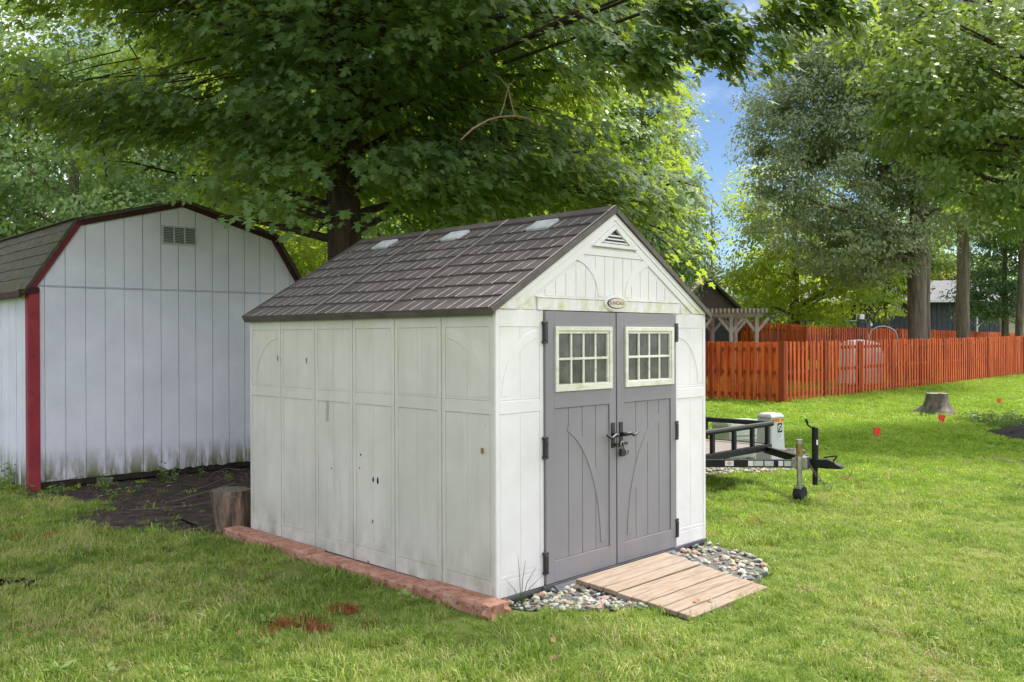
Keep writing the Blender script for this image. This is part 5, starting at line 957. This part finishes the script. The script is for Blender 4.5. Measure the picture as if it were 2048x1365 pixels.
T('overhanging_tree', 'nearer olive green tree reaching into the top right corner', (X(2360, 17), 17), 9, .3, [(-3.6, 0, 5.6, 2.4, 2.2, 1.9), (-2.0, .5, 7.2, 3.4, 2.6, 2.6), (-4.6, 0, 6.2, 1.5, 1.6, 1.3), (.3, 0, 7, 3, 3, 3), (-3.2, .8, 4.6, 2.2, 1.6, 1.1), (-1.2, 1.0, 5.0, 2.4, 2.0, 1.6), (-4.9, .4, 7.6, 1.9, 2, 1.2)], .125, 620, 62, L_olive, bark=M_bark, clr=.62, flat=.4, limbs=70, keep=rkeep, tmpl=(LOBED, LOBED_T), spread=.5)
for i, (px, Y, r, zc, rz2, mt, lb) in enumerate(((60, 37, 6.5, 7, 7, L_lmid, 'middle distance green tree just behind the pale left tree'), (-60, 46, 7, 8, 8, L_lmid, 'distant pale tree at the left edge beyond the barn'), (250, 52, 8, 9, 9, L_lmid, 'distant green tree far behind the barn roof'), (560, 50, 8, 9, 9, L_bright, 'distant bright tree far behind the maple trunk'), (760, 56, 7, 9, 9, L_mid, 'distant green tree left of the shed ridge'), (960, 52, 7, 9, 9, L_light, 'distant pale tree above the middle of the shed roof'), (1170, 56, 6, 8, 8, L_light, 'distant pale tree above the shed gable'), (1330, 66, 3.6, 4.5, 4.5, L_mid, 'distant low tree behind the brown house'), (1440, 80, 4.5, 2.8, 3.2, L_light, 'distant low hazy tree below the sky gap'), (1560, 78, 5, 5, 5, L_mid, 'distant tree behind the bright layered maple'), (1700, 76, 6, 6.5, 6, L_mid, 'distant tree left of the oak trunk behind the blue house'), (1830, 80, 7, 8, 8, L_bright, 'distant bright tree behind the blue house roof'), (1980, 82, 7, 8, 8, L_mid, 'distant tree behind the right end of the blue house'), (2120, 76, 7, 8, 8, L_dark, 'distant dark tree behind the tan house'))):
    T('distant_tree', lb, (X(px, Y), Y), zc + rz2 * .5, .25, [(0, 0, zc, r, r * .7, rz2), (0, 0, zc * .45, r * .9, r * .6, zc * .5)], .34, 260, 60, mt, clr=1.5, limbs=5, group='trees in the far background', keep=clear)

# ------------------------------------------------------------------ weeds, twigs, fallen leaves
L_weed = leafmat('weed_leaf', (.08, .15, .03), (.15, .25, .05), (.25, .35, .09), (.3, .5, .05), tf=.3)
def weed(px, py, h, n, label, leaf=.06, sp=.12):
    p = gp(px, py); t = thing('weed_plant', label, 'weed', (p.x, p.y, 0), 0, 'weeds along the barn'); st = MB(); C, Nn, Dd = [], [], []
    for i in range(n):
        a = random.uniform(0, 2 * PI); hh = h * random.uniform(.5, 1.05); o = sp * random.uniform(.2, 1); tip = Vector((o * math.cos(a), o * math.sin(a), hh)); st.tube([(0.15 * tip.x, .15 * tip.y, -.01), (tip.x * .4, tip.y * .4, hh * .6), tip], [.003, .0025, .0012], 5)
        for k in range(5): q = Vector((tip.x * (.4 + .12 * k), tip.y * (.4 + .12 * k), hh * (.5 + .12 * k))); b = random.uniform(0, 2 * PI); C.append(q); Dd.append((math.cos(b), math.sin(b), -.1)); Nn.append((random.uniform(-.3, .3), random.uniform(-.5, .1), 1))
    st.build('stem', L_weed, t); C = np.array([tuple(c) for c in C]); leaves('foliage', C, np.array(Nn), np.array(Dd, float), leaf * rng.uniform(.6, 1.2, len(C)), rng.uniform(0, 1, len(C)), LOBED, LOBED_T, L_weed, t)
for a in ((25, 972, .28, 9, 'leafy weed clump left of the red corner post', .075, .2), (90, 978, .50, 3, 'tall thin weed climbing beside the red corner post', .07, .05), (120, 992, .16, 7, 'low green weed at the left end of the barn sill', .05, .12), (210, 985, .20, 8, 'low weed clump in front of the first support block', .05, .12), (225, 1003, .14, 6, 'small weed on the soil left of centre', .045, .1), (272, 990, .15, 6, 'small weed on bare soil under the barn middle', .04, .1), (325, 965, .26, 8, 'weed clump at the barn base below the mossy boards', .05, .13), (355, 968, .18, 6, 'weed by the second support block', .045, .1), (400, 956, .14, 5, 'small weed near the barn right of centre', .045, .09), (455, 966, .14, 5, 'small orange tinged weed behind the cut log', .045, .08), (60, 985, .15, 7, 'ground weed directly below the red corner post', .05, .15), (0, 985, .2, 8, 'weed at the left picture edge by the barn side wall', .06, .18)): weed(*a)
def dandelion(px, py, r, label):
    p = gp(px, py); t = thing('broadleaf_weed', label, 'weed', (p.x, p.y, .01), 0, 'broadleaf weeds in the lawn'); n = 9; a = np.linspace(0, 2 * PI, n, endpoint=False) + rng.uniform(-.3, .3, n); D = np.stack([np.cos(a), np.sin(a), rng.uniform(.1, .5, n)], 1); Nv = np.stack([-np.cos(a) * .4, -np.sin(a) * .4, np.ones(n)], 1)
    leaves('foliage', np.tile([[0, 0, .022]], (n, 1)) + D * .012, Nv + rng.normal(0, .35, (n, 3)), D, .62 * r * rng.uniform(.4, 1.2, n), rng.uniform(.5, 1, n), LOBED, LOBED_T, L_weed, t)
for a in ((115, 1352, .13, 'broad pale weed at the bottom left edge of the lawn'), (215, 1350, .08, 'small pale weed just right of the bottom left weed'), (375, 1358, .09, 'pale weed at the bottom edge left of centre'), (533, 1248, .09, 'green weed beside the red painted grass'), (455, 1148, .07, 'small round weed in the left lawn'), (388, 1146, .05, 'tiny weed left of the round one in the left lawn'), (373, 1217, .06, 'small pale weed in the middle of the left lawn'), (526, 1296, .05, 'tiny weed below the red painted grass'), (805, 1200, .07, 'pale weed below the front edging block'), (828, 1210, .05, 'yellowish small weed near the front edging block'), (1880, 1010, .09, 'pale weed in the right lawn'), (1985, 1040, .09, 'pale weed at the far right of the lawn'), (1645, 1300, .07, 'weed in the foreground right of the ramp'), (640, 1375, .06, 'weed at bottom centre edge'), (1335, 1120, .05, 'small seedling growing among the right gravel')): dandelion(*a)
M_dead = leafmat('dry_leaf', (.20, .09, .04), (.34, .17, .08), (.45, .27, .15), (.4, .2, .1), tf=.15)
def dry(px, py, s, z, label):
    p = gp(px, py); d = np.array([[random.uniform(-1, 1), random.uniform(-1, 1), random.uniform(-.4, .3)]]); o = leaves('fallen_leaf', np.zeros((1, 3)), np.array([[random.uniform(-.7, .7), -.5, .8]]), d, np.array([.72 * s]), np.array([random.random()]), [(x, y, 3 * z_ * (.6 + abs(x))) for x, y, z_ in LOBED], LOBED_T, M_dead); o.location = (p.x, p.y, z); tag(o, label, 'leaf', 'dry fallen leaves')
for i in range(12): dry(990 + random.uniform(-22, 32), 1222 + random.uniform(-8, 22), .085 * random.uniform(.7, 1.2), .05, 'curled dry brown leaf heaped at the end of the front edging block')
for a in ((1112, 1290, .07, .045, 'single brown leaf lying in the foreground grass'), (1118, 1330, .07, .045, 'lowest single brown leaf in the foreground grass'), (742, 1142, .06, .085, 'small brown leaf lying on the middle edging block'), (476, 1276, .07, .045, 'pale dry leaf in the left lawn'), (590, 1117, .05, .04, 'brown leaf in grass beside the rear edging block'), (1400, 1215, .08, .05, 'brown leaf on the front of the wooden ramp'), (1424, 1216, .06, .05, 'second brown leaf at the ramp front edge'), (1259, 1133, .03, .09, 'dark scrap of leaf on the ramp near the doors')): dry(*a)
M_twig = surf('grey_twig', [(.10, .08, .065), (.2, .165, .14)], rough=.9, scale=30)
def twig(pts, r, label):
    P = [gp(x, y) for x, y in pts]; b0 = P[0]; m = MB(); m.tube([p - b0 + Vector((0, 0, .03 + random.uniform(0, .03))) for p in P], [r * (1 - .7 * i / len(P)) for i in range(len(P))], 6); o = m.build('twig', M_twig, None, loc=tuple(b0), smooth=True); tag(o, label, 'twig', 'dead twigs on bare soil')
twig([(495, 958), (470, 950), (445, 965), (415, 980), (380, 992)], .012, 'thickest dead twig arching behind the cut log'); twig([(470, 975), (440, 985), (400, 995), (345, 1012)], .016, 'long root like twig across the bare soil'); twig([(430, 1012), (380, 1020), (310, 1026), (260, 1030)], .008, 'thin twig lying across the middle of the soil'); twig([(430, 1058), (400, 1063), (370, 1068)], .008, 'short twig at the front of the soil patch'); twig([(480, 946), (455, 944), (430, 952), (410, 968)], .008, 'thin bent twig under the barn sill'); twig([(250, 1062), (200, 1066), (150, 1068)], .005, 'straight pale twig near the orange paint line')
bl = thing('grass_clump', 'tall green grass blades against the white front panel corner', 'grass clump', (*sh(.16, -.07), 0)); m = MB()
for a, h, r in ((-.5, .30, .03), (.0, .34, -.02), (.5, .26, .10), (.9, .2, .14), (-.9, .18, -.10)): m.tube([(0, 0, -.01), (r * .4, -.01, h * .6), (r, -.02, h)], [.0028, .0022, .0008], 4)
m.build('blades', L_weed, bl)
# shrub and ivy around the mulch bed at right
def mk(P): x, y, d = proj(P); return np.ones(len(P), bool)
p = gp(2075, 852); T('shrub', 'low leafy ground cover spilling round the mulch bed at right edge', (p.x, p.y), .35, .02, [(0, 0, .12, 1.1, 1.0, .14), (-.5, .9, .1, .7, .6, .12)], .06, 80, 50, L_olive, clr=.22, limbs=0)
print('tris', sum(len(o.data.polygons) for o in S.objects if o.type == 'MESH'))
